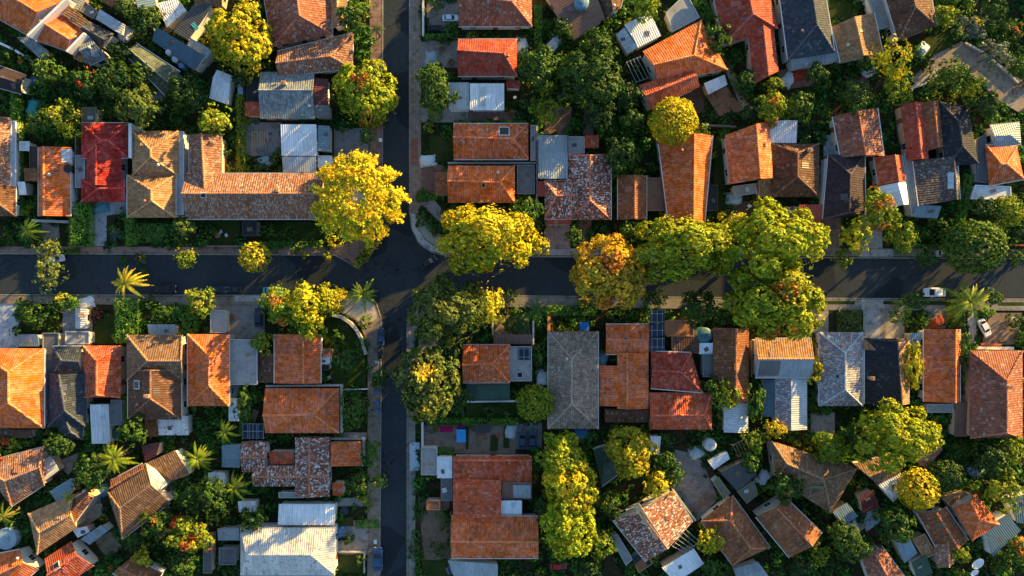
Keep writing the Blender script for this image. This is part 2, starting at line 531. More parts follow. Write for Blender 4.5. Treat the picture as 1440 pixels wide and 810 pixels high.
def inset(P, d):
    """move the four corners of a quad inwards by d"""
    n = len(P); out = []
    for i in range(n):
        p, a, b = P[i], P[(i - 1) % n], P[(i + 1) % n]
        u = (a - p); v = (b - p)
        lu, lv = max(u.length, 1e-6), max(v.length, 1e-6)
        out.append(p + u / lu * min(d, lu * 0.3) + v / lv * min(d, lv * 0.3))
    return out


def face_up(P):
    n = Vector((0, 0, 0))
    for k in range(len(P)):
        n += P[k].cross(P[(k + 1) % len(P)])
    return list(P) if n.z >= 0 else list(P)[::-1]


WIN_FRAME = WIN_PANE = DOOR_ME = None


def opening_meshes():
    global WIN_FRAME, WIN_PANE, DOOR_ME
    f = MB()
    for x in (-0.62, 0.62): f.box((x, 0, -0.65), 0.09, 0.10, 1.3)
    for z in (-0.73, 0.64): f.box((0, 0, z), 1.33, 0.12, 0.09)
    f.box((0, 0, -0.64), 0.05, 0.07, 1.28)
    WIN_FRAME = f.mesh('window', M['frame'])
    p = MB(); p.box((0, 0.0, -0.63), 1.15, 0.03, 1.26)
    WIN_PANE = p.mesh('pane', M['glass'])
    d = MB(); d.box((0, 0, 0), 0.95, 0.09, 2.1)
    DOOR_ME = d.mesh('door', M['wood'])


opening_meshes()
NHOUSE = 0


def H(label, wings, name='tiled_house', cat='house', wall=None, ex=(), openings=True, over=0.42, group='houses of the neighbourhood'):
    global NHOUSE
    NHOUSE += 1
    rnd = random.Random(NHOUSE * 31)
    c0 = Vector((0, 0, 0)); npt = 0
    for w in wings:
        for p in w['q']: c0 += wp(*p, 0); npt += 1
    c0 /= npt
    c0.z = 0
    root = empty(name, label, cat, c0, 0, group)
    wc = wall or rnd.choice(WALLC)
    trees = []
    for wi, w in enumerate(wings):
        col, spots, mosaic, mt = RC[w['col']]
        k = 1 + rnd.uniform(-0.10, 0.10)
        col = tuple(min(0.85, c * k) for c in col)
        h = w['h'] + 0.031 * wi + rnd.uniform(-0.02, 0.02)
        P = [wp(px, py, h) for px, py in w['q']]
        BLOCKERS.append([(p.x, p.y) for p in P])
        roof = MB(); kind = w['kind']
        walltop = None
        th = 0.16
        ov = min(over, 0.12 * min((P[0] - P[1]).length, (P[1] - P[2]).length))
        Wl = inset(P, ov)
        wm = MB()
        if kind in ('x', 'y'):
            if kind == 'y': P = P[1:] + P[:1]; Wl = Wl[1:] + Wl[:1]
            if kind == 'y':   # after rotation: P0=TR P1=BR P2=BL P3=TL ; t counted from the picture's left side
                t = 1 - w['t']
            else:
                t = w['t']
            ia, ib = w['ia'], w['ib']
            ml = P[0].lerp(P[3], t); mr = P[1].lerp(P[2], t)
            span = 0.25 * ((P[0] - P[3]).length + (P[1] - P[2]).length)
            rise = math.tan(math.radians(w['pitch'])) * span * (1.0 - 0.35 * abs(t - 0.5) * 2)
            up = Vector((0, 0, rise))
            # the ridge is seen at its photo pixel although it stands higher: undo the lean
            lean = 1 - rise / (HCAM - h)
            R0 = ml.lerp(mr, ia); R1 = ml.lerp(mr, 1 - ib)
            R0 = Vector((R0.x * lean, R0.y * lean, h)) + up; R1 = Vector((R1.x * lean, R1.y * lean, h)) + up
            if ia <= 0: R0 = Vector((ml.x, ml.y, h + rise))
            if ib <= 0: R1 = Vector((mr.x, mr.y, h + rise))
            faces = [(P[0], P[1], R1, R0), (P[2], P[3], R0, R1)]
            if ia > 0: faces.append((P[3], P[0], R0))
            if ib > 0: faces.append((P[1], P[2], R1))
            bound = [P[0], P[1]] + ([R1] if ib <= 0 else []) + [P[2], P[3]] + ([R0] if ia <= 0 else [])
            caps = MB()
            lines = [(R0, R1)]
            if ia > 0: lines += [(R0, P[0]), (R0, P[3])]
            if ib > 0: lines += [(R1, P[1]), (R1, P[2])]
            if mt == 'tile':
                capcol = tuple(min(0.85, c * 1.5 + 0.03) for c in col)  # caps lightened: sunlit ridge and hip lines painted into their colour
                for a, b in lines:
                    d = (b - a); L = d.length
                    nseg = max(1, int(L / 0.9))
                    for s in range(nseg):
                        q0, q1 = a + d * (s / nseg), a + d * ((s + 0.97) / nseg)
                        caps.tube(q0 + Vector((0, 0, 0.05)), q1 + Vector((0, 0, 0.035)), 0.20, 0.18, 6, False)
            # walls with gables
            wtop = h - 0.02
            for i in range(4):
                j = (i + 1) % 4
                a, b = Wl[i].copy(), Wl[j].copy()
                a0, b0 = Vector((a.x, a.y, 0)), Vector((b.x, b.y, 0)); a.z = b.z = wtop
                pk = None
                if i == 1 and ib <= 0: pk = b.lerp(a, 1 - t) ; pk = a.lerp(b, t)
                if i == 3 and ia <= 0: pk = a.lerp(b, 1 - t)
                if pk is not None:
                    pk.z = wtop + rise * 0.93 - 0.12
                    wm.poly((a0, b0, b, pk, a))
                else:
                    wm.poly((a0, b0, b, a))
        elif kind[0] == 's':
            # single slope falling to side: d down, u up, l / r
            drop = w['dh'] if w['dh'] else 0.8
            low = {'d': (2, 3), 'u': (0, 1), 'l': (0, 3), 'r': (1, 2)}[kind[1]]
            Q = [p + Vector((0, 0, 0 if i in low else min(drop, 1.1))) for i, p in enumerate(P)]
            faces = [tuple(Q)]; bound = Q
            for i in range(4):
                j = (i + 1) % 4
                a = Wl[i].copy(); b = Wl[j].copy()
                a.z = Q[i].z - 0.10; b.z = Q[j].z - 0.10
                wm.poly((Vector((a.x, a.y, 0)), Vector((b.x, b.y, 0)), b, a))
        else:
            faces = [tuple(P)]; bound = P
            for i in range(4):
                j = (i + 1) % 4
                a = Wl[i].copy(); b = Wl[j].copy(); a.z = b.z = h - 0.1
                wm.poly((Vector((a.x, a.y, 0)), Vector((b.x, b.y, 0)), b, a))
            # low parapet round the flat roof
            pr = MB()
            Pi = inset(P, 0.16)
            for i in range(4):
                j = (i + 1) % 4
                a, b, c, d = P[i], P[j], Pi[j], Pi[i]
                z = Vector((0, 0, 0.16))
                pr.poly((a + z, b + z, c + z, d + z)); pr.poly((a, b, b + z, a + z)); pr.poly((d + z, c + z, c, d))
            rel(pr, c0).build('parapet', M['wall'], root, tuple(min(0.7, c * 1.3 + 0.02) for c in col))
        if kind in ('x', 'y') and mt == 'tile':
            capc = rel(caps, c0)
        else:
            capc = None
        dn = Vector((0, 0, -th))
        bv, bf = [], []
        extra = {}
        for fi, f in enumerate(faces):
            F = face_up(f)
            tgt = roof
            if fi in w['other']: tgt = extra.setdefault(w['other'][fi], MB())
            tgt.poly(F); i = len(bv); bv += F; bf.append(tuple(range(i, i + len(F))))
            tgt.poly([p + dn for p in F[::-1]])
        B = ring_ccw([tuple(p) for p in bound]); B = [Vector(p) for p in B]
        for i in range(len(B)):
            j = (i + 1) % len(B)
            roof.poly((B[i] + dn, B[j] + dn, B[j], B[i]))
        trees.append(BVHTree.FromPolygons([tuple(p) for p in bv], bf))
        ro = rel(roof, c0).build('roof', M[mt], root, col, spots=float(spots), mosaic=float(mosaic))
        for cn, mb in extra.items():        # slopes with their own covering or a painted sunlit tone
            c2, s2, m2, t2 = RC[cn]
            rel(mb, c0).build('roof_slope', M[t2], root, c2, spots=float(s2), mosaic=float(m2))
        if kind in ('x', 'y') and openings and rnd.random() < 0.6:
            gc = rnd.choice(((0.62, 0.62, 0.60), (0.50, 0.48, 0.45), (0.34, 0.33, 0.32)))
            for a, q in ((P[0], P[1]), (P[2], P[3])):
                g = MB(); dd = q - a; mm = (a + q) / 2
                nn = Vector((dd.y, -dd.x, 0)).normalized()
                if nn.dot(mm - (P[0] + P[1] + P[2] + P[3]) / 4) < 0: nn = -nn
                mm = mm + nn * 0.08
                g.box((mm.x, mm.y, h - 0.12), dd.length, 0.15, 0.13, math.atan2(dd.y, dd.x))
                rel(g, c0).build('gutter', M['obj'], ro, gc)
        if capc is not None:
            capc.build('ridge_cap', M['tile'], ro, capcol, smooth=True, spots=0.3, mosaic=0.0)
        rel(wm, c0).build('wall', M['wall'], root, wc)
        # window and door openings on the walls that turn to the middle of the scene
        if openings:
            for i in range(4):
                a, b = Wl[i], Wl[(i + 1) % 4]
                mid = (a + b) / 2
                nrm = Vector(((b - a).y, -(b - a).x, 0)).normalized()
                ctr = sum(Wl, Vector()) / 4
                if nrm.dot(mid - ctr) < 0: nrm = -nrm
                to_mid = Vector((-mid.x, -mid.y, 0))
                L = (b - a).length
                if to_mid.length < 18 or nrm.dot(to_mid.normalized()) < 0.55 or L < 3: continue
                nw = max(1, min(3, int(L / 3.6)))
                rz = math.atan2((b - a).y, (b - a).x)
                for q in range(nw):
                    p = a.lerp(b, (q + 0.5) / nw) + nrm * 0.03
                    if q == 1 and wi == 0:
                        o = link('door', DOOR_ME, root, (0.2, 0.09, 0.05))
                        o.location = Vector((p.x, p.y, 0.05)) - c0; o.rotation_euler = (0, 0, rz)
                        continue
                    o = link('window', WIN_FRAME, root)
                    o.location = Vector((p.x, p.y, 1.6)) - c0; o.rotation_euler = (0, 0, rz)
                    link('pane', WIN_PANE, o)
    def surf(px, py):
        z = 3.2
        nrm = Vector((0, 0, 1)); hit = None
        for _ in range(3):
            p = wp(px, py, z)
            best = None
            for bt in trees:
                loc, n, _i, _d = bt.ray_cast(Vector((p.x, p.y, 60)), Vector((0, 0, -1)))
                if loc is not None and (best is None or loc.z > best[0].z): best = (loc, n)
            if best is None: return Vector((p.x, p.y, z)), nrm
            z = best[0].z; hit = best
        return hit[0], hit[1] if hit[1].z > 0 else -hit[1]

    ex = list(ex)
    big = max(wings, key=lambda w: abs((w['q'][1][0] - w['q'][0][0]) * (w['q'][3][1] - w['q'][0][1])) + abs((w['q'][1][1] - w['q'][0][1]) * (w['q'][3][0] - w['q'][0][0])))
    def spot(lo=0.15, hi=0.85):
        q = big['q']; u, v = rnd.uniform(lo, hi), rnd.uniform(lo, hi)
        x = (q[0][0] * (1 - u) + q[1][0] * u) * (1 - v) + (q[3][0] * (1 - u) + q[2][0] * u) * v
        y = (q[0][1] * (1 - u) + q[1][1] * u) * (1 - v) + (q[3][1] * (1 - u) + q[2][1] * u) * v
        return x, y
    if openings:
        for _ in range(rnd.choice((0, 0, 0, 1))):
            ex.append(('vent', *spot()))
        for _ in range(rnd.choice((0, 0, 1, 2))):
            g = rnd.uniform(0.5, 1.3)
            mc = RC[big['col']][0]
            ex.append(('patch', *spot(0.25, 0.75), rnd.uniform(5, 14), rnd.uniform(4, 10), 0, tuple(min(0.7, c * g + rnd.uniform(0, 0.06)) for c in mc)))
    elif rnd.random() < 0.5:
        ex.append(('patch', *spot(0.3, 0.7), rnd.uniform(4, 8), rnd.uniform(3, 7), rnd.uniform(0, 30), rnd.choice(((0.5, 0.54, 0.58), (0.14, 0.09, 0.06), (0.10, 0.10, 0.11), (0.3, 0.2, 0.13)))))
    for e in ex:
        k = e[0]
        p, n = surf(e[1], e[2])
        if k == 'chimney':
            m = MB(); m.box((p.x, p.y, p.z - 0.5), 0.75, 0.55, 1.5); m.box((p.x, p.y, p.z + 1.0), 0.9, 0.7, 0.14)
            ch = rel(m, c0).build('chimney', M['wall'], root, (0.40, 0.24, 0.16))
            m = MB(); m.tube((p.x, p.y, p.z + 1.14), (p.x, p.y, p.z + 1.45), 0.14, 0.11, 8)
            o = rel(m, c0).build('chimney_pot', M['obj'], ch, (0.25, 0.1, 0.06))
        elif k == 'vent':
            m = MB(); m.tube((p.x, p.y, p.z - 0.3), (p.x, p.y, p.z + 0.55), 0.16, 0.16, 8); m.lathe((p.x, p.y, p.z + 0.55), [(0.3, 0), (0.3, 0.1), (0.05, 0.28)], 10)
            rel(m, c0).build('roof_vent', M['obj'], root, rnd.choice(((0.5, 0.5, 0.5), (0.10, 0.09, 0.09), (0.30, 0.12, 0.07))), smooth=False)
        elif k in ('skylight', 'panel', 'patch'):
            wx, wy = e[3] * S, e[4] * S
            u = Vector((1, 0, 0)); u = (u - n * u.dot(n)).normalized(); v = n.cross(u)
            R = Matrix((u, v, n)).transposed()
            if len(e) > 5: R = R @ Matrix.Rotation(math.radians(e[5]), 3, 'Z')
            m = MB()
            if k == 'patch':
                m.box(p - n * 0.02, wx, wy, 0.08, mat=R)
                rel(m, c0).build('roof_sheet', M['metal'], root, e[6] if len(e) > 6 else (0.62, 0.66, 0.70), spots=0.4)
            elif k == 'skylight':
                m.box(p - n * 0.05, wx, wy, 0.2, mat=R)
                sk = rel(m, c0).build('skylight', M['frame'], root)
                m = MB(); m.box(p + n * 0.15, wx * 0.82, wy * 0.82, 0.03, mat=R)
                rel(m, c0).build('pane', M['glass'], sk)
            else:
                m.box(p + n * 0.03, wx, wy, 0.08, mat=R)
                rel(m, c0).build('solar_panel', M['solar'], root)
    return root


def shed(label, q, kind, col, h=2.4, name='garden_shed', **kw):
    kws = {k: kw.pop(k) for k in ('ia', 'ib', 't', 'pitch', 'dh') if k in kw}
    kws.setdefault('pitch', 12.0); kws.setdefault('dh', 0.5)
    return H(label, [W(q, kind, col, h=h, **kws)], name=name, cat=kw.pop('cat', 'shed'), openings=False, over=0.2, group='sheds and annexes', **kw)


# ------------------------------------------------------------------ plants
def leaf_mesh(name, p, n, size, flat=0.5, mat='leaf'):
    """one diamond-shaped spray of leaves per point"""
    N = len(p)
    n = n + RNG.normal(0, flat, (N, 3))
    n /= np.linalg.norm(n, axis=1)[:, None] + 1e-9
    a = np.cross(n, RNG.normal(0, 1, (N, 3))); a /= np.linalg.norm(a, axis=1)[:, None] + 1e-9
    b = np.cross(n, a)
    s = size * np.clip(RNG.lognormal(-0.05, 0.38, N), 0.45, 2.1)[:, None]
    a = a * s * 0.62; b = b * s * 0.36
    k = n * s * 0.12
    V = np.empty((N, 4, 3), np.float32)
    V[:, 0] = p + a - k; V[:, 1] = p + b; V[:, 2] = p - a - k; V[:, 3] = p - b
    return quads(name, V.reshape(-1, 3), M[mat])


def quads(name, V, mat):
    me = bpy.data.meshes.new(name)
    n = len(V)
    me.vertices.add(n); me.vertices.foreach_set('co', np.ascontiguousarray(V, np.float32).ravel())
    me.loops.add(n); me.loops.foreach_set('vertex_index', np.arange(n, dtype=np.int32))
    me.polygons.add(n // 4); me.polygons.foreach_set('loop_start', np.arange(0, n, 4, dtype=np.int32))
    me.materials.append(mat)
    me.update(calc_edges=True)
    return me


def sphere_pts(n):
    v = RNG.normal(0, 1, (n, 3))
    return v / np.linalg.norm(v, axis=1)[:, None]


def crown_pts(R, kind):
    """points and outward normals of a crown of radius R centred on the origin"""
    P, Nn = [], []
    lobes = []
    if kind == 'd':                      # clipped dense ball of many small tufts
        nl = int(46 + R * 10)
        for i in range(nl):
            z = 1 - (i + 0.5) / nl * 1.5
            phi = i * 2.39996
            rr = math.sqrt(max(0, 1 - z * z))
            lobes.append((np.array([rr * math.cos(phi), rr * math.sin(phi), z * 0.8]) * R * RNG.uniform(0.78, 0.84), R * RNG.uniform(0.17, 0.24)))
        lobes.append((np.array([0, 0, 0.1 * R]), R * 0.6))
    else:
        nl = {'t': max(10, int(8 + R * 5.0)), 'l': max(8, int(8 + R * 2.6)), 'b': max(6, int(6 + R * 3))}[kind]
        off = RNG.uniform(0, 6.28, 3)
        for i in range(nl):
            z = 1 - (i + 0.5) / nl * 1.2
            phi = i * 2.39996 + RNG.uniform(-0.8, 0.8)
            rr = math.sqrt(max(0, 1 - z * z))
            wob = 1 + 0.16 * math.sin(2 * phi + off[0]) + 0.11 * math.sin(3 * phi + off[1])      # uneven outline
            lr = R * RNG.uniform(0.15, 0.30) * (0.85 if kind == 'l' else 1.0)
            dist = min(R * RNG.uniform(0.45, 0.95) * wob, R * 1.12 - lr)
            lobes.append((np.array([rr * math.cos(phi) * dist, rr * math.sin(phi) * dist, z * dist * RNG.uniform(0.80, 1.20)]), lr))
        lobes.append((np.array([0, 0, 0.12 * R]), R * 0.6))
    dens = {'t': 21.0 if R < 5 else 30.0, 'l': 15.0, 'b': 16.0, 'd': 13.0}[kind]
    for c, lr in lobes:
        # every bough carries small tufts, every tuft a handful of leaf sprays
        k = max(6, int(2.2 * 4 * math.pi * lr * lr))
        d = sphere_pts(k)
        q = c + d * (lr * (1 - np.abs(RNG.normal(0, 0.10, k))))[:, None] * np.array([1, 1, 0.85])
        out = q - np.array([0, 0, -0.25 * R]); out /= np.linalg.norm(out, axis=1)[:, None] + 1e-9
        keep = np.einsum('ij,ij->i', d, out) > -0.1
        q, d, out = q[keep], d[keep], out[keep]
        per = max(4, int(dens / 2.2))
        tr = RNG.uniform(0.16, 0.40, len(q)) * min(1.0, 0.45 + R * 0.14)
        e = sphere_pts(len(q) * per).reshape(len(q), per, 3)
        pp = q[:, None, :] + e * (tr[:, None] * RNG.uniform(0.6, 1.0, (len(q), per)))[:, :, None]
        nn = e * 0.6 + (d * 0.5 + out * 0.4)[:, None, :]
        hide = np.einsum('ijk,ik->ij', e, out) > -0.35
        P.append(pp[hide]); Nn.append(nn[hide])
    # loose sprays that break the outline
    k = int(dens * (0.45 if kind != 'd' else 0.1) * R * R)
    d = sphere_pts(k); d = d[d[:, 2] > -0.3]
    p = d * (R * RNG.uniform(0.72, 1.04, len(d)))[:, None] * np.array([1, 1, 0.74])
    P.append(p); Nn.append(d)
    return np.concatenate(P), np.concatenate(Nn)


CLASSES = [(1.1, 0.26), (1.8, 0.29), (2.7, 0.31), (3.9, 0.33), (5.4, 0.35), (7.2, 0.37)]
CROWN, TRUNK, BLOSS, CPTS = {}, {}, {}, {}


def crown_mesh(kind, ci, var):
    k = (kind, ci, var)
    if k not in CROWN:
        R, ls = CLASSES[ci]
        p, n = crown_pts(R, kind)
        CPTS[k] = (p, n)
        CROWN[k] = leaf_mesh('crown', p, n, ls, 0.38 if kind != 'd' else 0.28)
    return CROWN[k]


def trunk_mesh(ci, var):
    k = (ci, var)
    if k not in TRUNK:
        R = CLASSES[ci][0]
        rnd = random.Random(ci * 10 + var)
        m = MB()
        hgt = 1.1 + 0.55 * R
        r0 = 0.06 + 0.045 * R
        m.tube((0, 0, -hgt - 0.4 * R), (0, 0, -0.45 * R), r0, r0 * 0.7, 8)
        for i in range(7):
            a = i * 0.9 + rnd.uniform(-0.3, 0.3)
            e = Vector((math.cos(a) * R * rnd.uniform(0.35, 0.7), math.sin(a) * R * rnd.uniform(0.35, 0.7), R * rnd.uniform(-0.1, 0.35)))
            s = Vector((0, 0, -0.5 * R)); q = s.lerp(e, 0.5) + Vector((0, 0, 0.08 * R))
            m.tube(s, q, r0 * 0.55, r0 * 0.38, 6, False); m.tube(q, e, r0 * 0.38, r0 * 0.12, 6, False)
        TRUNK[k] = m.mesh('trunk', M['bark'], True)
    return TRUNK[k]


LC = {
    'g': (0.062, 0.118, 0.010), 'dg': (0.026, 0.062, 0.010), 'mg': (0.044, 0.092, 0.010), 'yg': (0.190, 0.225, 0.010), 'y': (0.46, 0.37, 0.010),
    'lg': (0.320, 0.325, 0.010), 'go': (0.48, 0.37, 0.012), 'ol': (0.120, 0.150, 0.022), 'or': (0.52, 0.31, 0.016), 'bg': (0.045, 0.10, 0.075), 'pu': (0.035, 0.009, 0.016), 'gr': (0.14, 0.15, 0.11),
}
FC = {'red': (0.55, 0.045, 0.015), 'orange': (0.65, 0.20, 0.03), 'yellow': (0.62, 0.42, 0.03), 'pink': (0.55, 0.16, 0.14), 'magenta': (0.35, 0.01, 0.07)}
NPL = 0


def plant(label, kind, x, y, r, col, ry=None, top=None, bloom=None, name=None):
    """kind: t lumpy tree, d dense ball, l loose tree, b bush, p palm"""
    global NPL
    NPL += 1
    rnd = random.Random(NPL * 17 + 3)
    R = r * S
    ci = min(range(len(CLASSES)), key=lambda i: abs(math.log(CLASSES[i][0] / R)))
    var = rnd.randrange(4 if kind != 'd' else 2)
    if kind == 'p': return palm(label, x, y, r, col, top, rnd)
    s = R / CLASSES[ci][0] * (1.06 if kind == 't' else 1.0)
    sy = (ry or r) / r * s
    vz = s * 0.95
    c = LC[col] if isinstance(col, str) else col
    k_ = rnd.uniform(0.85, 1.15); j = (k_ * rnd.uniform(0.94, 1.05), k_, k_)
    c = tuple(a * b for a, b in zip(c, j))
    bush = kind == 'b'
    Rz = CLASSES[ci][0] * 0.74 * vz
    zc = (Rz * 0.55 + 0.1) if bush else (1.1 + 0.55 * CLASSES[ci][0] + 0.4 * CLASSES[ci][0]) * vz
    if top is not None: zc = max(0.3, top - Rz)
    p = wp(x, y, zc + Rz * 0.5)
    base = Vector((p.x, p.y, 0))
    rz = rnd.uniform(0, 6.28)
    if ry and ry != r: rz = 0.0
    if bush:
        o = link(name or 'shrub', crown_mesh('b', ci, var), None, c)
        o.location = (p.x, p.y, zc); o.scale = (s, sy, vz); o.rotation_euler = (0, 0, rz)
        tag(o, label, 'bush', 'garden shrubs')
        root = o
    else:
        root = empty(name or 'broadleaf_tree', label, 'tree', base, 0, 'broadleaf trees')
        o = link('crown', crown_mesh(kind, ci, var), root, c)
        o.location = (0, 0, zc); o.scale = (s, sy, vz); o.rotation_euler = (0, 0, rz)
        t = link('trunk', trunk_mesh(ci, var), root)
        t.location = (0, 0, zc); t.scale = (s, s, vz * 1.0)
        hg = (1.1 + 0.55 * CLASSES[ci][0] + 0.4 * CLASSES[ci][0])
        t.scale = (s, s, zc / hg)
    if bloom:
        fc, dens = bloom
        ck = ('b' if bush else kind, ci, var)
        k = (ck, fc, dens)
        if k not in BLOSS:
            P, Nn = CPTS[ck]
            P = P * 1.01 + Nn * 0.08
            g = np.sin(P[:, 0] * 2.3 / CLASSES[ci][0] * 2 + 1.7) + np.sin(P[:, 1] * 2.9 / CLASSES[ci][0] * 2) + RNG.normal(0, 0.5, len(P))
            idx = np.argsort(-g)[: max(10, int(len(P) * dens))]
            idx = idx[:2600]
            BLOSS[k] = leaf_mesh('blossom', P[idx], Nn[idx], CLASSES[ci][1] * 1.15, 0.6)
        b = link('blossom', BLOSS[k], root, FC[fc])
        if bush: b.location = (0, 0, 0)
        else: b.location = (0, 0, zc); b.scale = (s, sy, vz); b.rotation_euler = (0, 0, rz)
    return root


PALM = {}


def palm(label, x, y, r, col, top, rnd):
    R = r * S
    key = (0 if R < 2.6 else 1, rnd.randrange(4))
    if key not in PALM:
        L = (2.1, 3.5)[key[0]]
        nf = (16, 24)[key[0]]
        rr = random.Random(5 + key[0] * 3 + key[1])
        V = []
        for i in range(nf):
            a = i * 2.39996 + rr.uniform(-0.2, 0.2)
            el = rr.uniform(0.05, 1.05) if i % 3 else rr.uniform(-0.3, 0.2)
            l = L * rr.uniform(0.68, 1.1)
            d = Vector((math.cos(a), math.sin(a), 0)); side = Vector((-math.sin(a), math.cos(a), 0))
            prev = None; ns = 16
            for k in range(ns + 1):
                t = k / ns
                p = d * (l * t * math.cos(el * (1 - t * 0.3))) + Vector((0, 0, l * (math.sin(el) * t - 0.62 * t * t)))
                if prev is not None:
                    w = side * 0.035
                    V += [prev - w, p - w, p + w, prev + w]
                    wl = l * 0.115 * math.sin(math.pi * min(1, t * 0.9 + 0.12)) ** 0.7
                    for sg in (1, -1):
                        tip = p + side * sg * wl + d * wl * 0.55 + Vector((0, 0, -0.18 * wl))
                        V += [prev, prev.lerp(p, 0.8), tip, prev.lerp(tip, 0.6) - d * 0.03]
                prev = p
        fr = quads('fronds', np.array([tuple(v) for v in V], np.float32), M['leaf'])
        m = MB()
        m.tube((0, 0, -1.0), (0, 0, 0.05), 0.17, 0.2, 9)
        PALM[key] = (fr, m.mesh('trunk', M['bark'], True), L)
    fr, tr, L = PALM[key]
    s = R / L
    h = top or (2.0 + R * 1.2)
    p = wp(x, y, h)
    root = empty('palm_tree', label, 'palm', (p.x, p.y, 0), 0, 'palms')
    c = LC[col]
    f = link('fronds', fr, root, c); f.location = (0, 0, h); f.scale = (s, s, s); f.rotation_euler = (rnd.uniform(-0.2, 0.2), rnd.uniform(-0.2, 0.2), rnd.uniform(0, 6.28))
    t = link('trunk', tr, root); t.location = (0, 0, h); t.scale = (s * 1.1, s * 1.1, h)
    return root


def hedge(label, pts, hgt, col, name='hedge'):
    """clipped hedge filling a photo polygon (4 points)"""
    P = [wp(px, py, hgt * 0.8) for px, py in quad_pts(pts)]
    c0 = sum(P, Vector()) / 4
    u = ((P[1] - P[0]) + (P[2] - P[3])) / 2; v = ((P[3] - P[0]) + (P[2] - P[1])) / 2
    Lu, Lv = u.length, v.length
    pts3, nr = [], []
    n = int(30 * Lu * Lv)
    a = RNG.uniform(-0.5, 0.5, (n, 2))
    edge = np.minimum((0.5 - np.abs(a[:, 0])) * Lu, (0.5 - np.abs(a[:, 1])) * Lv)
    z = hgt * (0.72 + 0.28 * np.clip(edge / 0.9, 0, 1) ** 0.5) + RNG.normal(0, 0.05, n) + 0.10 * np.sin(a[:, 0] * Lu * 2.3) * np.sin(a[:, 1] * Lv * 2.7)
    xy = a[:, :1] * np.array([u.x, u.y]) + a[:, 1:] * np.array([v.x, v.y])
    pts3.append(np.column_stack([xy, z])); nr.append(np.tile([0, 0, 1.0], (n, 1)))
    for ax, sg in ((0, 1), (0, -1), (1, 1), (1, -1)):
        L = Lv if ax == 0 else Lu
        k = int(22 * L * hgt)
        b = RNG.uniform(-0.5, 0.5, k)
        q = np.zeros((k, 2)); q[:, ax] = sg * (0.5 + RNG.normal(0, 0.03, k) * min(1.0, 1.5 / (Lu if ax == 0 else Lv))); q[:, 1 - ax] = b
        xy = q[:, :1] * np.array([u.x, u.y]) + q[:, 1:] * np.array([v.x, v.y])
        pts3.append(np.column_stack([xy, RNG.uniform(0.05, hgt * 0.9, k)]))
        d = (u if ax == 0 else v).normalized() * sg
        nr.append(np.tile([d.x, d.y, 0.2], (k, 1)))
    me = leaf_mesh(name, np.concatenate(pts3), np.concatenate(nr), 0.27, 0.35)
    hc = LC[col] if isinstance(col, str) else col
    o = link(name, me, None, tuple(v * 1.9 for v in hc) if col in ('g', 'mg') else hc)
    o.location = (c0.x, c0.y, 0)
    return tag(o, label, 'hedge', 'hedges')


def golden_tree(label, x, y, r):
    """wide open crown with its pale limbs showing between golden leaves"""
    R = r * S
    zc = 5.2
    p = wp(x, y, zc + R * 0.35)
    root = empty('broadleaf_tree', label, 'tree', (p.x, p.y, 0), 0, 'broadleaf trees')
    rnd = random.Random(99)
    lim = MB(); pts, nr = [], []
    lim.tube((0, 0, 0), (0, 0, zc - 0.6 + R * 0.40), 0.5, 0.22, 10)
    def dome(d, t):     # point on the limb fan: radius fraction t
        return Vector((d[0] * R * t, d[1] * R * t, zc - 0.6 + R * 0.42 * math.sqrt(max(0.0, 1 - (0.96 * t) ** 2))))
    nb = 34
    for i in range(nb):
        a = i * 2 * math.pi / nb + rnd.uniform(-0.1, 0.1)
        L = rnd.uniform(0.82, 1.0)
        bend = rnd.uniform(-0.35, 0.35)
        prev = Vector((0, 0, zc - 0.62 + R * 0.40)); ns = 9
        for k in range(1, ns + 1):
            t = k / ns * L
            aa = a + bend * t * t
            q = dome((math.cos(aa), math.sin(aa)), t)
            rr = 0.10 * (1 - t * 0.8) + 0.02
            lim.tube(prev, q, rr, rr * 0.85, 5, False)
            if k >= 2:
                for sg in (-1, 1):
                    ab = aa + sg * rnd.uniform(0.25, 0.5)
                    e = q + Vector((math.cos(ab), math.sin(ab), rnd.uniform(-0.05, 0.45))) * R * rnd.uniform(0.10, 0.2)
                    lim.tube(q, e, rr * 0.45, 0.015, 4, False)
                    for _ in range(int(20 + 52 * t)):
                        f = rnd.random()
                        pts.append(tuple(q.lerp(e, f * 1.3) + Vector((rnd.gauss(0, 0.22), rnd.gauss(0, 0.22), rnd.gauss(-0.10, 0.2)))))
                        nr.append((math.cos(aa) * t * 0.7, math.sin(aa) * t * 0.7, 0.9))
            prev = q
    # leafy clumps round the rim
    for i in range(130):
        a = rnd.uniform(0, 6.28); t = 0.98 * math.sqrt(rnd.uniform(0.01, 1))
        c = dome((math.cos(a), math.sin(a)), t); cr = R * rnd.uniform(0.07, 0.14); c.z -= cr * 0.5
        for _ in range(int(12 * 12.6 * cr * cr)):
            d = Vector((rnd.gauss(0, 1), rnd.gauss(0, 1), rnd.gauss(0.1, 1))).normalized()
            pts.append(tuple(c + d * cr * rnd.uniform(0.7, 1.05))); nr.append(tuple(d))
    lim.build('trunk', M['palebark'], root, smooth=True)
    me = leaf_mesh('crown', np.array(pts), np.array(nr), 0.32, 0.5)
    link('crown', me, root, (0.74, 0.53, 0.014))
    return root


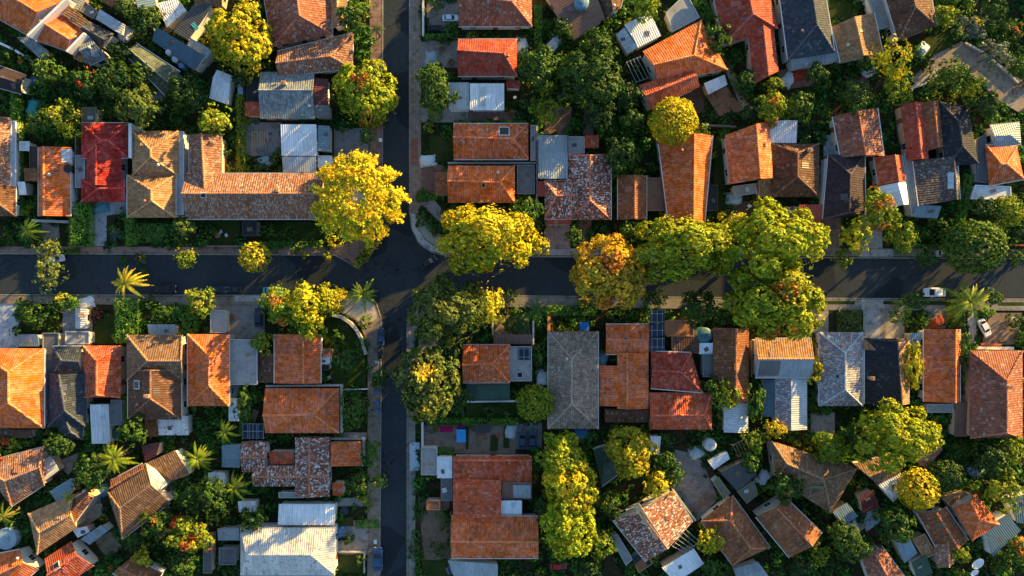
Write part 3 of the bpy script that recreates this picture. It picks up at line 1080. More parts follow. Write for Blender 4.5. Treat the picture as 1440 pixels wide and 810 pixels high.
def clear_of(x, y, rings=None):
    keep = np.ones(len(x), bool)
    for ring in rings or BLOCKERS:
        R_ = np.array([(q[0], q[1]) for q in ring])
        lo, hi = R_.min(0), R_.max(0)
        m = keep & (x > lo[0]) & (x < hi[0]) & (y > lo[1]) & (y < hi[1])
        if not m.any(): continue
        xs, ys = x[m], y[m]
        inside = np.zeros(len(xs), bool)
        for i in range(len(R_)):
            (xi, yi), (xj, yj) = R_[i], R_[i - 1]
            if yi == yj: continue
            inside ^= ((yi > ys) != (yj > ys)) & (xs < (xj - xi) * (ys - yi) / (yj - yi) + xi)
        idx = np.where(m)[0]
        keep[idx[inside]] = False
    return keep


def undergrowth(name, x0, y0, x1, y1, seed, col, per_m2, rlo, rhi, hmul, ls):
    """greenery nobody could count that fills the beds and back yards: mounds of leaf sprays"""
    r = np.random.default_rng(seed)
    a, b = wp(x0, y1), wp(x1, y0)
    n = int((b.x - a.x) * (b.y - a.y) * per_m2)
    x = r.uniform(a.x, b.x, n); y = r.uniform(a.y, b.y, n)
    keep = clear_of(x, y)
    x, y = x[keep], y[keep]
    rad = r.uniform(rlo, rhi, len(x)) ** 1.0
    P, Nn = [], []
    for cx, cy, q in zip(x, y, rad):
        k = int(40 * q * q + 6)
        d = r.normal(0, 1, (k, 3)); d /= np.linalg.norm(d, axis=1)[:, None]; d[:, 2] = np.abs(d[:, 2])
        p = d * (q * r.uniform(0.6, 1.08, k))[:, None]
        p[:, 2] *= hmul
        p += np.array([cx, cy, 0.05])
        P.append(p); Nn.append(d + np.array([0, 0, 0.3]))
    P = np.concatenate(P); Nn = np.concatenate(Nn)
    ok = clear_of(P[:, 0], P[:, 1], BLOCKERS[:1])
    me = leaf_mesh(name, P[ok], Nn[ok], ls, 0.55)
    o = link(name, me, None, col)
    o['kind'] = 'stuff'
    return o


# ------------------------------------------------------------------ ground sheets
ZPATCH = [0.010]


def patch(name, pts, mat, col=None, z=None, block=True):
    """a paved or grassed sheet on the ground, each a few millimetres above the one before"""
    if z is None:
        ZPATCH[0] += 0.004
        z = ZPATCH[0]
    P = [wp(px, py, z) for px, py in (quad_pts(pts) if len(pts) == 4 else pts)]
    m = MB(); m.poly(face_up(P))
    o = m.build(name, M[mat], None, col)
    o['kind'] = 'structure'
    if block: BLOCKERS.append([(p.x, p.y) for p in P])
    return o


def raised(name, pts, mat, col, h=0.12):
    P = ring_ccw([tuple(wp(px, py, h))[:2] for px, py in (quad_pts(pts) if len(pts) == 4 else pts)])
    m = MB(); m.prism(P, -0.2, h, True, False)
    o = m.build(name, M[mat], None, col)
    o['kind'] = 'structure'
    BLOCKERS.append(P)
    return o


def kerb(pts, h=0.15, w=0.22, col=(0.27, 0.25, 0.22)):
    """kerb stones along a photo polyline"""
    m = MB()
    P = [wp(px, py, h) for px, py in pts]
    for a, b in zip(P, P[1:]):
        d = b - a; L = d.length
        n = max(1, int(L / 1.5))
        for i in range(n):
            q = a + d * ((i + 0.5) / n)
            m.box((q.x, q.y, -0.1), L / n - 0.02, w, h + 0.1 + random.uniform(-0.012, 0.012), math.atan2(d.y, d.x))
    o = m.build('kerb', M['pave'], None, col)
    o['kind'] = 'structure'
    return o


def wall_line(label, pts, h, w, col, name='garden_wall', cat='wall', mat='wall'):
    m = MB()
    P = [wp(px, py, h) for px, py in pts]
    for i, (a, b) in enumerate(zip(P, P[1:])):
        d = b - a
        q = (a + b) / 2
        m.box((q.x, q.y, 0), d.length + w * 0.45, w, h + 0.004 * i, math.atan2(d.y, d.x))
    o = m.build(name, M[mat], None, col)
    tag(o, label, cat, 'walls and fences')
    # capping stones
    c = MB()
    for i, (a, b) in enumerate(zip(P, P[1:])):
        d = b - a; q = (a + b) / 2
        c.box((q.x, q.y, h + 0.004 * i), d.length + w * 0.4, w + 0.08, 0.06, math.atan2(d.y, d.x))
    c.build('coping', M[mat], o, tuple(min(0.8, k * 1.15) for k in col))
    return o


# ------------------------------------------------------------------ vehicles and yard things
def loft(sections):
    """sections: (x, half width, z low, z high, round); skin of rounded rectangles along x"""
    m = MB(); rings = []
    for x, w, z0, z1, r in sections:
        r = min(r, w * 0.9, (z1 - z0) * 0.48)
        ring = []
        for cy, cz, a0 in ((w - r, z0 + r, -90), (w - r, z1 - r, 0), (-w + r, z1 - r, 90), (-w + r, z0 + r, 180)):
            for k in range(4):
                t = math.radians(a0 + 30 * k)
                ring.append(Vector((x, cy + r * math.cos(t), cz + r * math.sin(t))))
        rings.append(ring)
    for A, B in zip(rings, rings[1:]):
        n = len(A)
        for k in range(n):
            j = (k + 1) % n
            m.poly((A[k], B[k], B[j], A[j]))
    m.poly(rings[0]); m.poly(rings[-1][::-1])
    return m


CAR = {}


def car_parts():
    b = loft([(-2.10, 0.70, 0.42, 0.72, 0.12), (-2.02, 0.80, 0.30, 0.86, 0.16), (-1.5, 0.86, 0.25, 0.92, 0.18), (-0.6, 0.88, 0.24, 0.94, 0.16),
              (0.5, 0.88, 0.24, 0.93, 0.16), (1.3, 0.86, 0.25, 0.86, 0.18), (1.95, 0.80, 0.30, 0.74, 0.18), (2.10, 0.68, 0.40, 0.64, 0.1)])
    CAR['body'] = b.mesh('body', M['paint'], True)
    c = loft([(-1.55, 0.66, 0.86, 0.95, 0.04), (-1.15, 0.68, 0.88, 1.36, 0.14), (-0.6, 0.70, 0.88, 1.45, 0.16), (0.1, 0.70, 0.88, 1.44, 0.16), (0.45, 0.68, 0.88, 1.36, 0.14), (1.05, 0.66, 0.84, 0.92, 0.04)])
    CAR['glasshouse'] = c.mesh('glasshouse', M['glass'], True)
    r = loft([(-1.12, 0.60, 1.36, 1.40, 0.02), (-0.95, 0.64, 1.40, 1.455, 0.025), (-0.3, 0.66, 1.42, 1.475, 0.025), (0.2, 0.64, 1.41, 1.462, 0.025), (0.40, 0.60, 1.37, 1.41, 0.02)])
    for x0, z0, x1, z1 in ((0.42, 1.36, 1.02, 0.90), (-1.14, 1.36, -1.52, 0.93)):
        for sy in (-1, 1):
            r.tube((x0, 0.60 * sy, z0), (x1, 0.64 * sy, z1), 0.045, 0.05, 5)
    CAR['car_roof'] = r.mesh('car_roof', M['paint'], False)
    t = MB(); t.tube((0, -0.10, 0), (0, 0.10, 0), 0.31, 0.31, 16)
    CAR['wheel'] = t.mesh('wheel', M['rubber'])
    h = MB(); h.tube((0, -0.112, 0), (0, 0.112, 0), 0.19, 0.19, 12)
    CAR['rim'] = h.mesh('rim', M['chrome'])
    l = MB(); l.box((0, 0, -0.07), 0.14, 0.30, 0.13)
    CAR['headlight'] = l.mesh('headlight', M['lamp'])
    l = MB(); l.box((0, 0, -0.07), 0.10, 0.28, 0.15)
    CAR['tail_light'] = l.mesh('tail_light', M['redlamp'])
    l = MB(); l.box((0, 0, -0.06), 0.14, 0.20, 0.12)
    CAR['mirror'] = l.mesh('mirror', M['paint'])


car_parts()


def car(label, x, y, ang, col, L=30.0, z=0.02):
    """ang: heading in the photo, degrees counter-clockwise"""
    p = wp(x, y, z + 0.9)
    root = empty('parked_car', label, 'car', (p.x, p.y, z), math.radians(ang), 'cars')
    s = L * S / 4.2
    root.scale = (s, s * 0.98, s)
    link('body', CAR['body'], root, col)
    link('glasshouse', CAR['glasshouse'], root)
    link('car_roof', CAR['car_roof'], root, col)
    for sx in (-1.3, 1.32):
        for sy in (-1, 1):
            o = link('wheel', CAR['wheel'], root); o.location = (sx, 0.80 * sy, 0.31)
            link('rim', CAR['rim'], o)
    for sy in (-1, 1):
        o = link('headlight', CAR['headlight'], root); o.location = (2.03, 0.52 * sy, 0.62)
        o = link('tail_light', CAR['tail_light'], root); o.location = (-2.06, 0.56 * sy, 0.70)
        o = link('mirror', CAR['mirror'], root, col); o.location = (0.62, 0.95 * sy, 0.95)
    return root


def canopy(label, x0, y0, x1, y1, col, h=2.3, name='fabric_canopy'):
    """taut cloth on four posts"""
    a, b = wp(x0, y1, h), wp(x1, y0, h)
    c = (a + b) / 2
    sx, sy = b.x - a.x, b.y - a.y
    root = empty(name, label, 'canopy', (c.x, c.y, 0), 0, 'yard canopies')
    n = 8; m = MB()
    def z(u, v): return h + 0.28 * (1 - abs(u)) * (1 - abs(v)) - 0.12 * (abs(u * v))
    for i in range(n):
        for j in range(n):
            q = []
            for di, dj in ((0, 0), (1, 0), (1, 1), (0, 1)):
                u, v = (i + di) / n * 2 - 1, (j + dj) / n * 2 - 1
                q.append((u * sx / 2, v * sy / 2, z(u, v)))
            m.poly(q); m.poly([(p[0], p[1], p[2] - 0.02) for p in q[::-1]])
    m.build('cloth', M['cloth'], root, col, smooth=True)
    for ux in (-1, 1):
        for uy in (-1, 1):
            m = MB(); m.tube((ux * sx * 0.46, uy * sy * 0.46, 0), (ux * sx * 0.46, uy * sy * 0.46, h - 0.08), 0.04, 0.04, 6)
            m.build('post', M['chrome'], root)
    return root


def tank(label, x, y, r, col, z=0.0, h=1.3, dome=True, cat='water tank'):
    p = wp(x, y, z + h)
    R = r * S
    root = empty('water_tank', label, cat, (p.x, p.y, z), 0, 'water tanks')
    m = MB(); m.lathe((0, 0, 0), [(R * 0.96, 0), (R, 0.1), (R, h * 0.32), (R * 0.97, h * 0.35), (R, h * 0.38), (R, h * 0.72), (R * 0.97, h * 0.75), (R, h * 0.78), (R, h), (R * 0.8, h + 0.18 * R), (R * 0.32, h + 0.3 * R)] if dome else [(R, 0), (R, h), (R * 0.93, h), (R * 0.93, h - 0.12)], 20)
    m.build('tank_shell', M['obj'], root, col)
    m = MB(); m.lathe((0, 0, h + (0.28 * R if dome else -0.12)), [(R * 0.34, 0), (R * 0.34, 0.10), (R * 0.2, 0.14)], 14)
    m.build('lid', M['obj'], root, tuple(c * 0.8 for c in col))
    return root


def bin_(label, x, y, col, rz=0.0):
    p = wp(x, y, 1.0)
    root = empty('wheelie_bin', label, 'bin', (p.x, p.y, 0.13), rz, 'wheelie bins')
    m = MB()
    a = [(-0.27, -0.29), (0.27, -0.29), (0.27, 0.29), (-0.27, 0.29)]
    A = [Vector((x * 0.85, y * 0.85, 0.06)) for x, y in a]; B = [Vector((x, y, 1.0)) for x, y in a]
    for i in range(4):
        j = (i + 1) % 4; m.poly((A[i], A[j], B[j], B[i]))
    m.poly(A[::-1]); m.poly(B)
    m.build('bin_body', M['obj'], root, col)
    m = MB(); m.box((0, 0, 1.0), 0.60, 0.66, 0.07)
    m.build('lid', M['obj'], root, tuple(c * 1.2 for c in col))
    for sx in (-0.22, 0.22):
        m = MB(); m.tube((sx - 0.03, -0.27, 0.1), (sx + 0.03, -0.27, 0.1), 0.1, 0.1, 10); m.build('wheel', M['rubber'], root)
    return root


def dish(label, x, y, r, z=1.5):
    p = wp(x, y, z + 0.8)
    R = r * S
    root = empty('satellite_dish', label, 'satellite dish', (p.x, p.y, 0), 0, 'satellite dishes')
    m = MB(); m.tube((0, 0, 0), (0, 0, z + 0.45), 0.07, 0.06, 8); m.build('mast', M['chrome'], root)
    m = MB(); n = 20; rings = [[Vector((R * k * math.cos(2 * math.pi * i / n), R * k * math.sin(2 * math.pi * i / n), 0.28 * R * k * k)) for i in range(n)] for k in (0.05, 0.35, 0.7, 1.0)]
    for off, flip in ((0, False), (-0.04, True)):
        for A, B in zip(rings, rings[1:]):
            for i in range(n):
                j = (i + 1) % n
                q = [A[i], A[j], B[j], B[i]]
                if not flip: q = q[::-1]
                m.poly([Vector((v.x, v.y, v.z + off)) for v in q])
    d = m.build('reflector', M['obj'], root, (0.78, 0.78, 0.78), smooth=True)
    d.location = (0, 0, z + 0.5); d.rotation_euler = (math.radians(22), math.radians(10), 0)
    m = MB(); m.tube((0, -R * 0.9, 0.26 * R), (0, 0, 0.85 * R), 0.03, 0.03, 5); m.box((0, 0, 0.80 * R), 0.14, 0.14, 0.16)
    m.build('feed_arm', M['chrome'], d)
    return root


def table_set(label, x, y, col=(0.25, 0.13, 0.07)):
    """round garden table on a stem with four stools tucked in is one thing per piece: here only the table"""
    p = wp(x, y, 0.75)
    root = empty('garden_table', label, 'table', (p.x, p.y, 0.03), 0, 'garden tables')
    m = MB(); m.lathe((0, 0, 0.70), [(0.62, 0), (0.65, 0.02), (0.65, 0.05), (0.6, 0.06)], 18); m.build('tabletop', M['wood'], root, col)
    m = MB(); m.tube((0, 0, 0.04), (0, 0, 0.70), 0.06, 0.06, 8); m.lathe((0, 0, 0), [(0.3, 0), (0.28, 0.04), (0.07, 0.05)], 12); m.build('pedestal', M['rubber'], root)
    return root


def pergola(label, q, h=2.4, col=(0.3, 0.3, 0.31), n=7, name='pergola', cover=None):
    """open frame: posts, two beams and rafters"""
    P = [wp(px, py, h) for px, py in quad_pts(q)]
    c0 = sum(P, Vector()) / 4; c0.z = 0
    root = empty(name, label, 'pergola', c0, 0, 'pergolas')
    for p in P:
        m = MB(); m.box((p.x, p.y, 0), 0.13, 0.13, h); rel(m, c0).build('post', M['obj'], root, col)
    for a, b in ((P[0], P[1]), (P[3], P[2])):
        m = MB()
        d = b - a; q_ = (a + b) / 2
        m.box((q_.x, q_.y, h), d.length + 0.2, 0.12, 0.16, math.atan2(d.y, d.x))
        rel(m, c0).build('beam', M['obj'], root, col)
    for i in range(n):
        m = MB()
        t = i / (n - 1)
        a, b = P[0].lerp(P[1], t), P[3].lerp(P[2], t)
        d = b - a; q_ = (a + b) / 2
        m.box((q_.x, q_.y, h + 0.162), d.length + 0.3, 0.09, 0.12, math.atan2(d.y, d.x))
        rel(m, c0).build('rafter', M['obj'], root, col)
    if cover == 'solar':
        m = MB()
        for i in range(3):
            for j in range(max(1, n - 1)):
                u0, u1 = j / (n - 1) + 0.01, (j + 1) / (n - 1) - 0.01
                v0, v1 = i / 3 + 0.015, (i + 1) / 3 - 0.015
                def at(u, v): 
                    p = P[0].lerp(P[1], u).lerp(P[3].lerp(P[2], u), v); return Vector((p.x, p.y, h + 0.30))
                F = face_up([at(u0, v0), at(u1, v0), at(u1, v1), at(u0, v1)])
                m.poly(F); m.poly([p - Vector((0, 0, 0.04)) for p in F[::-1]])
                for k in range(4): m.poly((F[k] - Vector((0, 0, 0.04)), F[(k + 1) % 4] - Vector((0, 0, 0.04)), F[(k + 1) % 4], F[k]))
        rel(m, c0).build('solar_panel', M['solar'], root)
    return root
# ------------------------------------------------------------------ setting
def sheet(name, pts, z, mat):
    m = MB(); m.poly(face_up([Vector((x, y, z)) for x, y in pts]))
    o = m.build(name, M[mat]); o['kind'] = 'structure'
    return o


sheet('ground', [(-600, -600), (600, -600), (600, 600), (-600, 600)], 0.0, 'soil')
ROAD = [(539, -300), (575, -300), (575, 296), (578, 322), (588, 343), (605, 356), (630, 362), (1100, 364), (2000, 367), (2000, 421), (1160, 418), (650, 414),
        (604, 415), (584, 424), (572, 446), (571, 560), (569, 1200), (535, 1200), (537, 560), (537, 446), (530, 424), (514, 414), (300, 413), (-500, 413), (-500, 358),
        (470, 360), (492, 371), (502, 378), (518, 366), (530, 347), (536, 322), (538, 296)]
P = [wp(x, y, 0.006) for x, y in ROAD]
m = MB(); m.poly(face_up(P)); o = m.build('road', M['asphalt']); o['kind'] = 'structure'
BLOCKERS.append([(p.x, p.y) for p in P])
PK = (0.30, 0.19, 0.145); TN = (0.27, 0.21, 0.16); GY = (0.27, 0.25, 0.22); PALE = (0.36, 0.34, 0.31); BR = (0.24, 0.11, 0.075); BN = (0.20, 0.14, 0.10)
raised('pavement', [(-500, 346), (470, 347), (488, 336), (510, 318), (520, 290), (520, -300), (537, -300), (536, 296), (534, 320), (528, 345), (516, 363), (502, 375), (492, 368), (472, 357), (-500, 355)], 'slab', PK)
raised('pavement', [(577, -300), (592, -300), (592, 290), (587, 302), (588, 320), (598, 336), (612, 346), (640, 349), (1100, 349), (2000, 351), (2000, 363), (1100, 360), (632, 359), (607, 353), (590, 341), (580, 321), (577, 297)], 'slab', TN)
raised('pavement', [(-500, 416), (512, 417), (527, 427), (534, 448), (534, 560), (532, 1200), (516, 1200), (517, 500), (512, 470), (500, 450), (480, 440), (440, 430), (-500, 424)], 'slab', TN)
raised('pavement', [(574, 1200), (574, 448), (586, 427), (606, 418), (650, 417), (1160, 421), (2000, 424), (2000, 438), (1160, 436), (650, 431), (606, 436), (590, 450), (584, 470), (584, 1200)], 'slab', GY)
kerb([(538, -60), (537.5, 296), (535, 321), (529, 346), (517, 364.5), (502, 376.5), (491, 369.5), (471, 358.5), (-60, 356.5)])
kerb([(576, -60), (576, 297), (579, 321), (589, 342), (606, 354.5), (631, 360.5), (1100, 362), (1500, 364)])
kerb([(-60, 414.5), (513, 415.5), (528.5, 425.5), (535.5, 447), (535.5, 560), (533.5, 870)])
kerb([(572.5, 870), (572.5, 447), (585, 425.5), (605, 416.5), (650, 415.5), (1160, 419.5), (1500, 421)])

# grass strips and planting between pavement and kerb
def verge(pts, name='grass_verge', mat='lawn', col=None, z=0.128):
    return patch(name, pts, mat, col, z, False)


verge((86, 351, 112, 355)); verge((1160, 423, 1202, 428)); verge((1242, 423, 1262, 428)); verge((1285, 423, 1336, 429)); verge((1405, 425, 1440, 430))
verge([(505, 371), (517, 358), (527, 340), (531, 330), (526, 328), (519, 342), (508, 357), (498, 366)])
verge((578, 194, 588, 232), 'brick_crossing', 'brick', (0.34, 0.13, 0.08))
verge([(576.5, 300), (579, 321), (589.5, 341), (606, 353), (628, 358), (628, 350), (611, 347), (597, 337), (587.5, 320), (586, 302)], 'corner_pavement', 'pave', (0.44, 0.45, 0.44), 0.130)
verge((770, 350, 842, 359), 'driveway_crossing', 'pave', (0.34, 0.33, 0.31))
verge((115, 347, 300, 354), 'brick_pavement', 'brick', (0.36, 0.20, 0.16), 0.126)
verge((1208, 351, 1256, 361), 'driveway_crossing', 'pave', PALE)
verge((1212, 421, 1244, 436), 'driveway_crossing', 'pave', PALE)
verge((330, 416, 372, 424), 'driveway_crossing', 'pave', PALE)
verge([(452, 419), (512, 419), (526, 429), (531, 446), (512, 462), (500, 447), (480, 438)], 'corner_pavement', 'pave', (0.44, 0.40, 0.34), 0.126)

# drives, yards and lawns
D = lambda pts, col=GY, mat='pave', name='driveway': patch(name, pts, mat, col)
D([(126, 284), (178, 284), (178, 300), (150, 303), (150, 346), (126, 346)], (0.36, 0.36, 0.36))
D([(58, 312), (82, 312), (85, 346), (57, 346)], (0.27, 0.22, 0.18))
D((-40, 416, 26, 490), (0.42, 0.45, 0.48)); D((88, 430, 130, 486), (0.30, 0.31, 0.32)); D((333, 420, 372, 476), (0.24, 0.22, 0.20)); D((296, 424, 334, 476), (0.27, 0.22, 0.18))
D((224, 420, 258, 432), (0.26, 0.13, 0.09), 'brick', 'courtyard')
D((470, 180, 519, 232), (0.20, 0.195, 0.19)); D((592, 57, 645, 95), (0.25, 0.21, 0.18)); D((600, 0, 645, 36), (0.24, 0.20, 0.17)); D((592, 150, 662, 172), (0.30, 0.26, 0.22))
D((658, 155, 730, 170), (0.26, 0.16, 0.13), 'slab', 'courtyard'); D((578, 232, 630, 272), (0.24, 0.13, 0.10), 'brick', 'courtyard')
D([(586, 275), (610, 280), (626, 300), (622, 316), (606, 300), (590, 286)], (0.30, 0.28, 0.26), 'pave', 'path')
D([(578, 305), (586, 300), (620, 330), (622, 345), (612, 345), (596, 335), (588, 322)], (0.40, 0.37, 0.30), 'pave', 'gravel_bed')
D((765, 308, 802, 349), (0.36, 0.25, 0.21), 'slab', 'courtyard'); D((812, 305, 832, 349), (0.27, 0.13, 0.09), 'brick', 'path')
D((1153, 306, 1186, 350), (0.24, 0.16, 0.12), 'slab'); D([(1212, 300), (1240, 300), (1241, 350), (1206, 350)], (0.32, 0.30, 0.28))
D((1212, 436, 1238, 478), (0.42, 0.40, 0.37)); D((1238, 436, 1272, 478), (0.30, 0.27, 0.23)); D((1138, 434, 1165, 468), (0.33, 0.27, 0.21)); D((1165, 436, 1214, 466), (0.12, 0.05, 0.035), 'soil', 'planting_bed')
D([(1360, 438), (1374, 438), (1376, 486), (1364, 486)], (0.42, 0.40, 0.36), 'pave', 'path'); D([(1392, 440), (1438, 440), (1430, 484), (1380, 486)], (0.21, 0.15, 0.11)); D((1300, 428, 1330, 462), (0.23, 0.18, 0.14), 'pave', 'courtyard')
D([(592, 598), (668, 598), (668, 638), (592, 636)], (0.24, 0.18, 0.14)); D((668, 598, 725, 638), (0.22, 0.16, 0.12), 'pave', 'courtyard'); D((725, 594, 762, 632), (0.17, 0.17, 0.17))
D((592, 700, 632, 790), (0.19, 0.125, 0.085), 'pave', 'courtyard'); D((576, 622, 590, 662), (0.44, 0.52, 0.58), 'pave', 'driveway')
D((692, 443, 750, 472), (0.24, 0.19, 0.15), 'pave', 'courtyard'); D((588, 474, 620, 500), (0.24, 0.18, 0.15), 'pave', 'courtyard')
D([(1280, 114), (1312, 78), (1352, 58), (1372, 66), (1442, 116), (1520, 170), (1520, 215), (1436, 160), (1406, 142), (1372, 112), (1350, 96), (1326, 98), (1298, 122)], (0.30, 0.24, 0.18), 'pave', 'dirt_lane')
D([(1283, 124), (1300, 118), (1326, 98), (1318, 96), (1296, 112), (1278, 124)], (0.40, 0.38, 0.35), 'pave', 'path')
D([(949, 632), (984, 640), (1010, 701), (981, 733), (946, 689)], (0.21, 0.205, 0.195), 'slab', 'courtyard')
D([(978, 722), (1006, 700), (996, 690), (966, 715)], (0.20, 0.15, 0.12), 'slab', 'courtyard')
D([(991, 132), (1020, 119), (1046, 155), (1012, 164)], (0.32, 0.16, 0.09), 'brick', 'courtyard'); D([(1012, 80), (1020, 78), (1054, 150), (1044, 156)], (0.34, 0.25, 0.18), 'pave', 'path')
D((960, 118, 990, 160), (0.10, 0.055, 0.045), 'pave', 'courtyard')
D((474, 700, 517, 712), (0.32, 0.30, 0.27), 'pave', 'path'); D((488, 732, 517, 772), (0.30, 0.28, 0.25), 'pave', 'courtyard'); D((473, 760, 516, 780), (0.28, 0.25, 0.22), 'pave', 'path'); D((478, 608, 516, 618), (0.30, 0.27, 0.24), 'pave', 'path')
D((339, 172, 396, 219), (0.22, 0.22, 0.215), 'pave', 'courtyard'); D((1028, 283, 1060, 320), (0.11, 0.06, 0.045), 'pave', 'courtyard'); D((1158, 190, 1182, 222), (0.34, 0.37, 0.40), 'pave', 'courtyard')
D([(1210, 718), (1228, 706), (1242, 732), (1218, 748)], (0.30, 0.36, 0.40), 'pave', 'courtyard'); D((780, 186, 800, 192), (0.3, 0.2, 0.16), 'brick', 'path')
D([(100, 710), (140, 700), (148, 722), (112, 745), (98, 742)], (0.32, 0.29, 0.24), 'pave', 'courtyard'); D([(132, 760), (160, 745), (172, 770), (150, 785)], (0.14, 0.13, 0.09), 'pave', 'courtyard')
D([(78, 650), (112, 636), (112, 650), (96, 668)], (0.24, 0.20, 0.16), 'pave', 'courtyard'); D((1140, 580, 1174, 610), (0.26, 0.25, 0.23), 'pave', 'courtyard')
D((790, 188, 800, 194), (0.3, 0.2, 0.16), 'brick', 'path'); D([(768, 150), (805, 150), (800, 188), (765, 188)], (0.20, 0.115, 0.085), 'pave', 'courtyard'); D([(822, 150), (836, 150), (834, 190), (820, 190)], (0.20, 0.13, 0.10), 'pave', 'path')
D([(1090, 100), (1140, 90), (1150, 120), (1100, 126)], (0.2, 0.11, 0.08), 'pave', 'courtyard'); D((1190, 108, 1222, 140), (0.20, 0.09, 0.06), 'pave', 'courtyard')
G = lambda pts: patch('lawn', pts, 'lawn')
G([(460, 440), (480, 447), (500, 470), (513, 500), (515, 546), (470, 546), (455, 500)]); G((604, 190, 638, 228)); G((656, 560, 735, 596)); G((473, 780, 511, 806)); G((473, 727, 497, 740))
G([(1160, 0), (1205, 0), (1200, 24), (1170, 32)]); G([(1300, 52), (1345, 40), (1350, 56), (1312, 78), (1296, 80)]); G((1330, 420, 1356, 460)); G((594, 788, 640, 830)); G((290, 310, 338, 346)); G((370, 312, 460, 346)); G((668, 640, 725, 642))
G([(915, 632), (940, 632), (944, 650), (918, 652)]); G((132, 442, 160, 484)); G((196, 424, 222, 455)); G((1004, 195, 1018, 300))
for q in ((655, 600, 659, 632), (690, 612, 700, 634), (708, 600, 716, 630)): G(q)
# ------------------------------------------------------------------ houses
# --- upper block west of the narrow street
H('house with large orange tiled roof split by a white parapet', [
    W([(44, -32), (93, 0), (38, 49), (-20, 16)], 'x', 'orange'), W([(86, 15), (117, 47), (94, 72), (41, 52)], 'x', 'plain', h=3.0)], wall=(0.72, 0.71, 0.68))
wall_line('white stepped parapet wall between the two orange roofs of the corner house', [(93, -2), (66, 24), (39, 50)], 5.4, 0.35, (0.74, 0.72, 0.68), 'parapet_wall')
wall_line('white gable wall ending the orange roof of the corner house beside its grey annexes', [(118, 47), (94, 72)], 5.0, 0.35, (0.74, 0.72, 0.68), 'parapet_wall')
shed('brown grey roofed annex touching the bright lit end of the orange corner house', [(96, 6), (124, 30), (116, 44), (88, 20)], 'sr', 'taupe', h=3.4, name='house_annex')
shed('dark grey lean-to along the shaded foot of the orange corner house', [(26, 54), (42, 50), (68, 72), (58, 84), (30, 70)][0:1] + [(44, 52), (68, 72), (58, 84)], 'sd', 'grey', name='house_annex')
H('house with dark grey tiled roof in the terrace behind the orange corner house', [W([(122, 28), (161, 48), (142, 69), (117, 52)], 'x', 'slate')])
H('grey roofed terrace house at the garden end of the corner row', [W([(110, 58), (126, 50), (152, 80), (136, 93), (114, 84)][0:3] + [(126, 92)], 'x', 'grey')])
shed('white grey corrugated roof with a stepped edge at the end of the corner terrace', [(142, 14), (176, 35), (170, 49), (137, 28)], 'sr', 'lgrey', name='house_annex')
shed('small white framed box roof with a rusty middle beside the corner terrace', [(104, 67), (123, 74), (115, 88), (104, 82)], 'f', 'tan', h=2.7, name='house_annex')
shed('grey slab roof with pale upstand cut by the upper edge near the corner terrace', [(95, -10), (121, -4), (110, 14), (93, 5)], 'sr', 'grey', name='house_annex')
shed('greenish grey flat roof behind a pale ledge in the corner terrace', [(120, 2), (139, 17), (131, 27), (112, 15)], 'f', 'dconc', name='house_annex')
H('dark maroon and slate roofed house half under bushes at the picture edge', [W([(-14, 88), (37, 106), (30, 132), (-14, 120)], 'x', 'plum')])
H('long olive green tiled house among dark trees', [W([(192, 61), (253, 101), (234, 136), (180, 80)], 'x', 'olive', t=0.55)], wall=(0.3, 0.3, 0.28))
shed('long dark blue corrugated roof stepping down past three grey boxes', [(221, 39), (290, 80), (273, 99), (214, 57)], 'sd', 'blue', h=3.2, name='workshop', dh=0.8)
shed('grey ribbed metal roof below the long blue corrugated roof', [(269, 54), (300, 72), (285, 90), (262, 70)], 'sd', 'mtl', h=2.8)
shed('dark grey brown strip roof with a turquoise sheet between cluttered yards', [(262, 14), (280, -4), (300, 10), (264, 60), (244, 46)][1:3] + [(266, 58), (244, 44)], 'sl', 'dmetal', h=3.0, name='workshop', ex=[('patch', 274, 37, 6, 12, 35, (0.05, 0.35, 0.36))])
shed('roof with pale torn sheets beside a rubble yard near the upper edge', [(222, 4), (248, -2), (262, 14), (234, 38)], 'x', 'chipped', h=2.7, name='workshop')
H('brown tiled house with a lit gable cut by the upper edge among conifers', [W([(145, -14), (186, -6), (184, 14), (172, 24), (148, 6)][0:2] + [(176, 20), (146, 4)], 'x', 'brown')])
H('brown roof fragment at the upper edge above the big lit yellow tree', [W([(270, -20), (318, -20), (312, 8), (276, 10)], 'x', 'taupe')])
shed('blue grey shed roof at the upper edge between two cluttered yards', [(190, -8), (216, -12), (220, 8), (196, 14)], 'sr', 'bluegrey')
shed('white blue tilted shed alone in the dark garden beside the hedge', [(305, 98), (328, 107), (320, 147), (294, 138)], 'x', 'white', t=0.3, pitch=16)
H('house with red white speckled hipped roof at the upper edge west of the narrow street', [W([(366, -36), (463, -36), (467, 48), (383, 66)], 'y', 'terrspot', ia=0.3, ib=0.38, t=0.5)])
H('small orange brown roof between speckled house and street trees at the upper edge', [W([(462, -16), (488, -14), (486, 36), (468, 40)], 'y', 'tan')])
H('dark weathered brown roof with one lit patch beneath the speckled house', [W([(390, 72), (497, 46), (495, 96), (470, 108), (392, 106)][0:3] + [(392, 108)], 'x', 'brspot', ib=0.3, t=0.55)])
H('house with square grey blue ribbed tile roof and one chimney', [W((366, 101, 442, 167), 'x', 'grey', pitch=14, t=0.42)], ex=[('chimney', 401, 118), ('vent', 436, 150)])
shed('dark red lean-to against the square grey blue roof', (443, 111, 461, 147), 'sr', 'maroon'); shed('grey lean-to below the dark red one beside the square grey blue roof', (443, 148, 464, 166), 'sr', 'dconc')
shed('dark blue flat roof between the hedge wall and the square grey blue roof', (347, 107, 365, 143), 'f', 'dark'); shed('small rust orange roof between hedge and square grey blue roof', (345, 144, 368, 163), 'sd', 'terra')
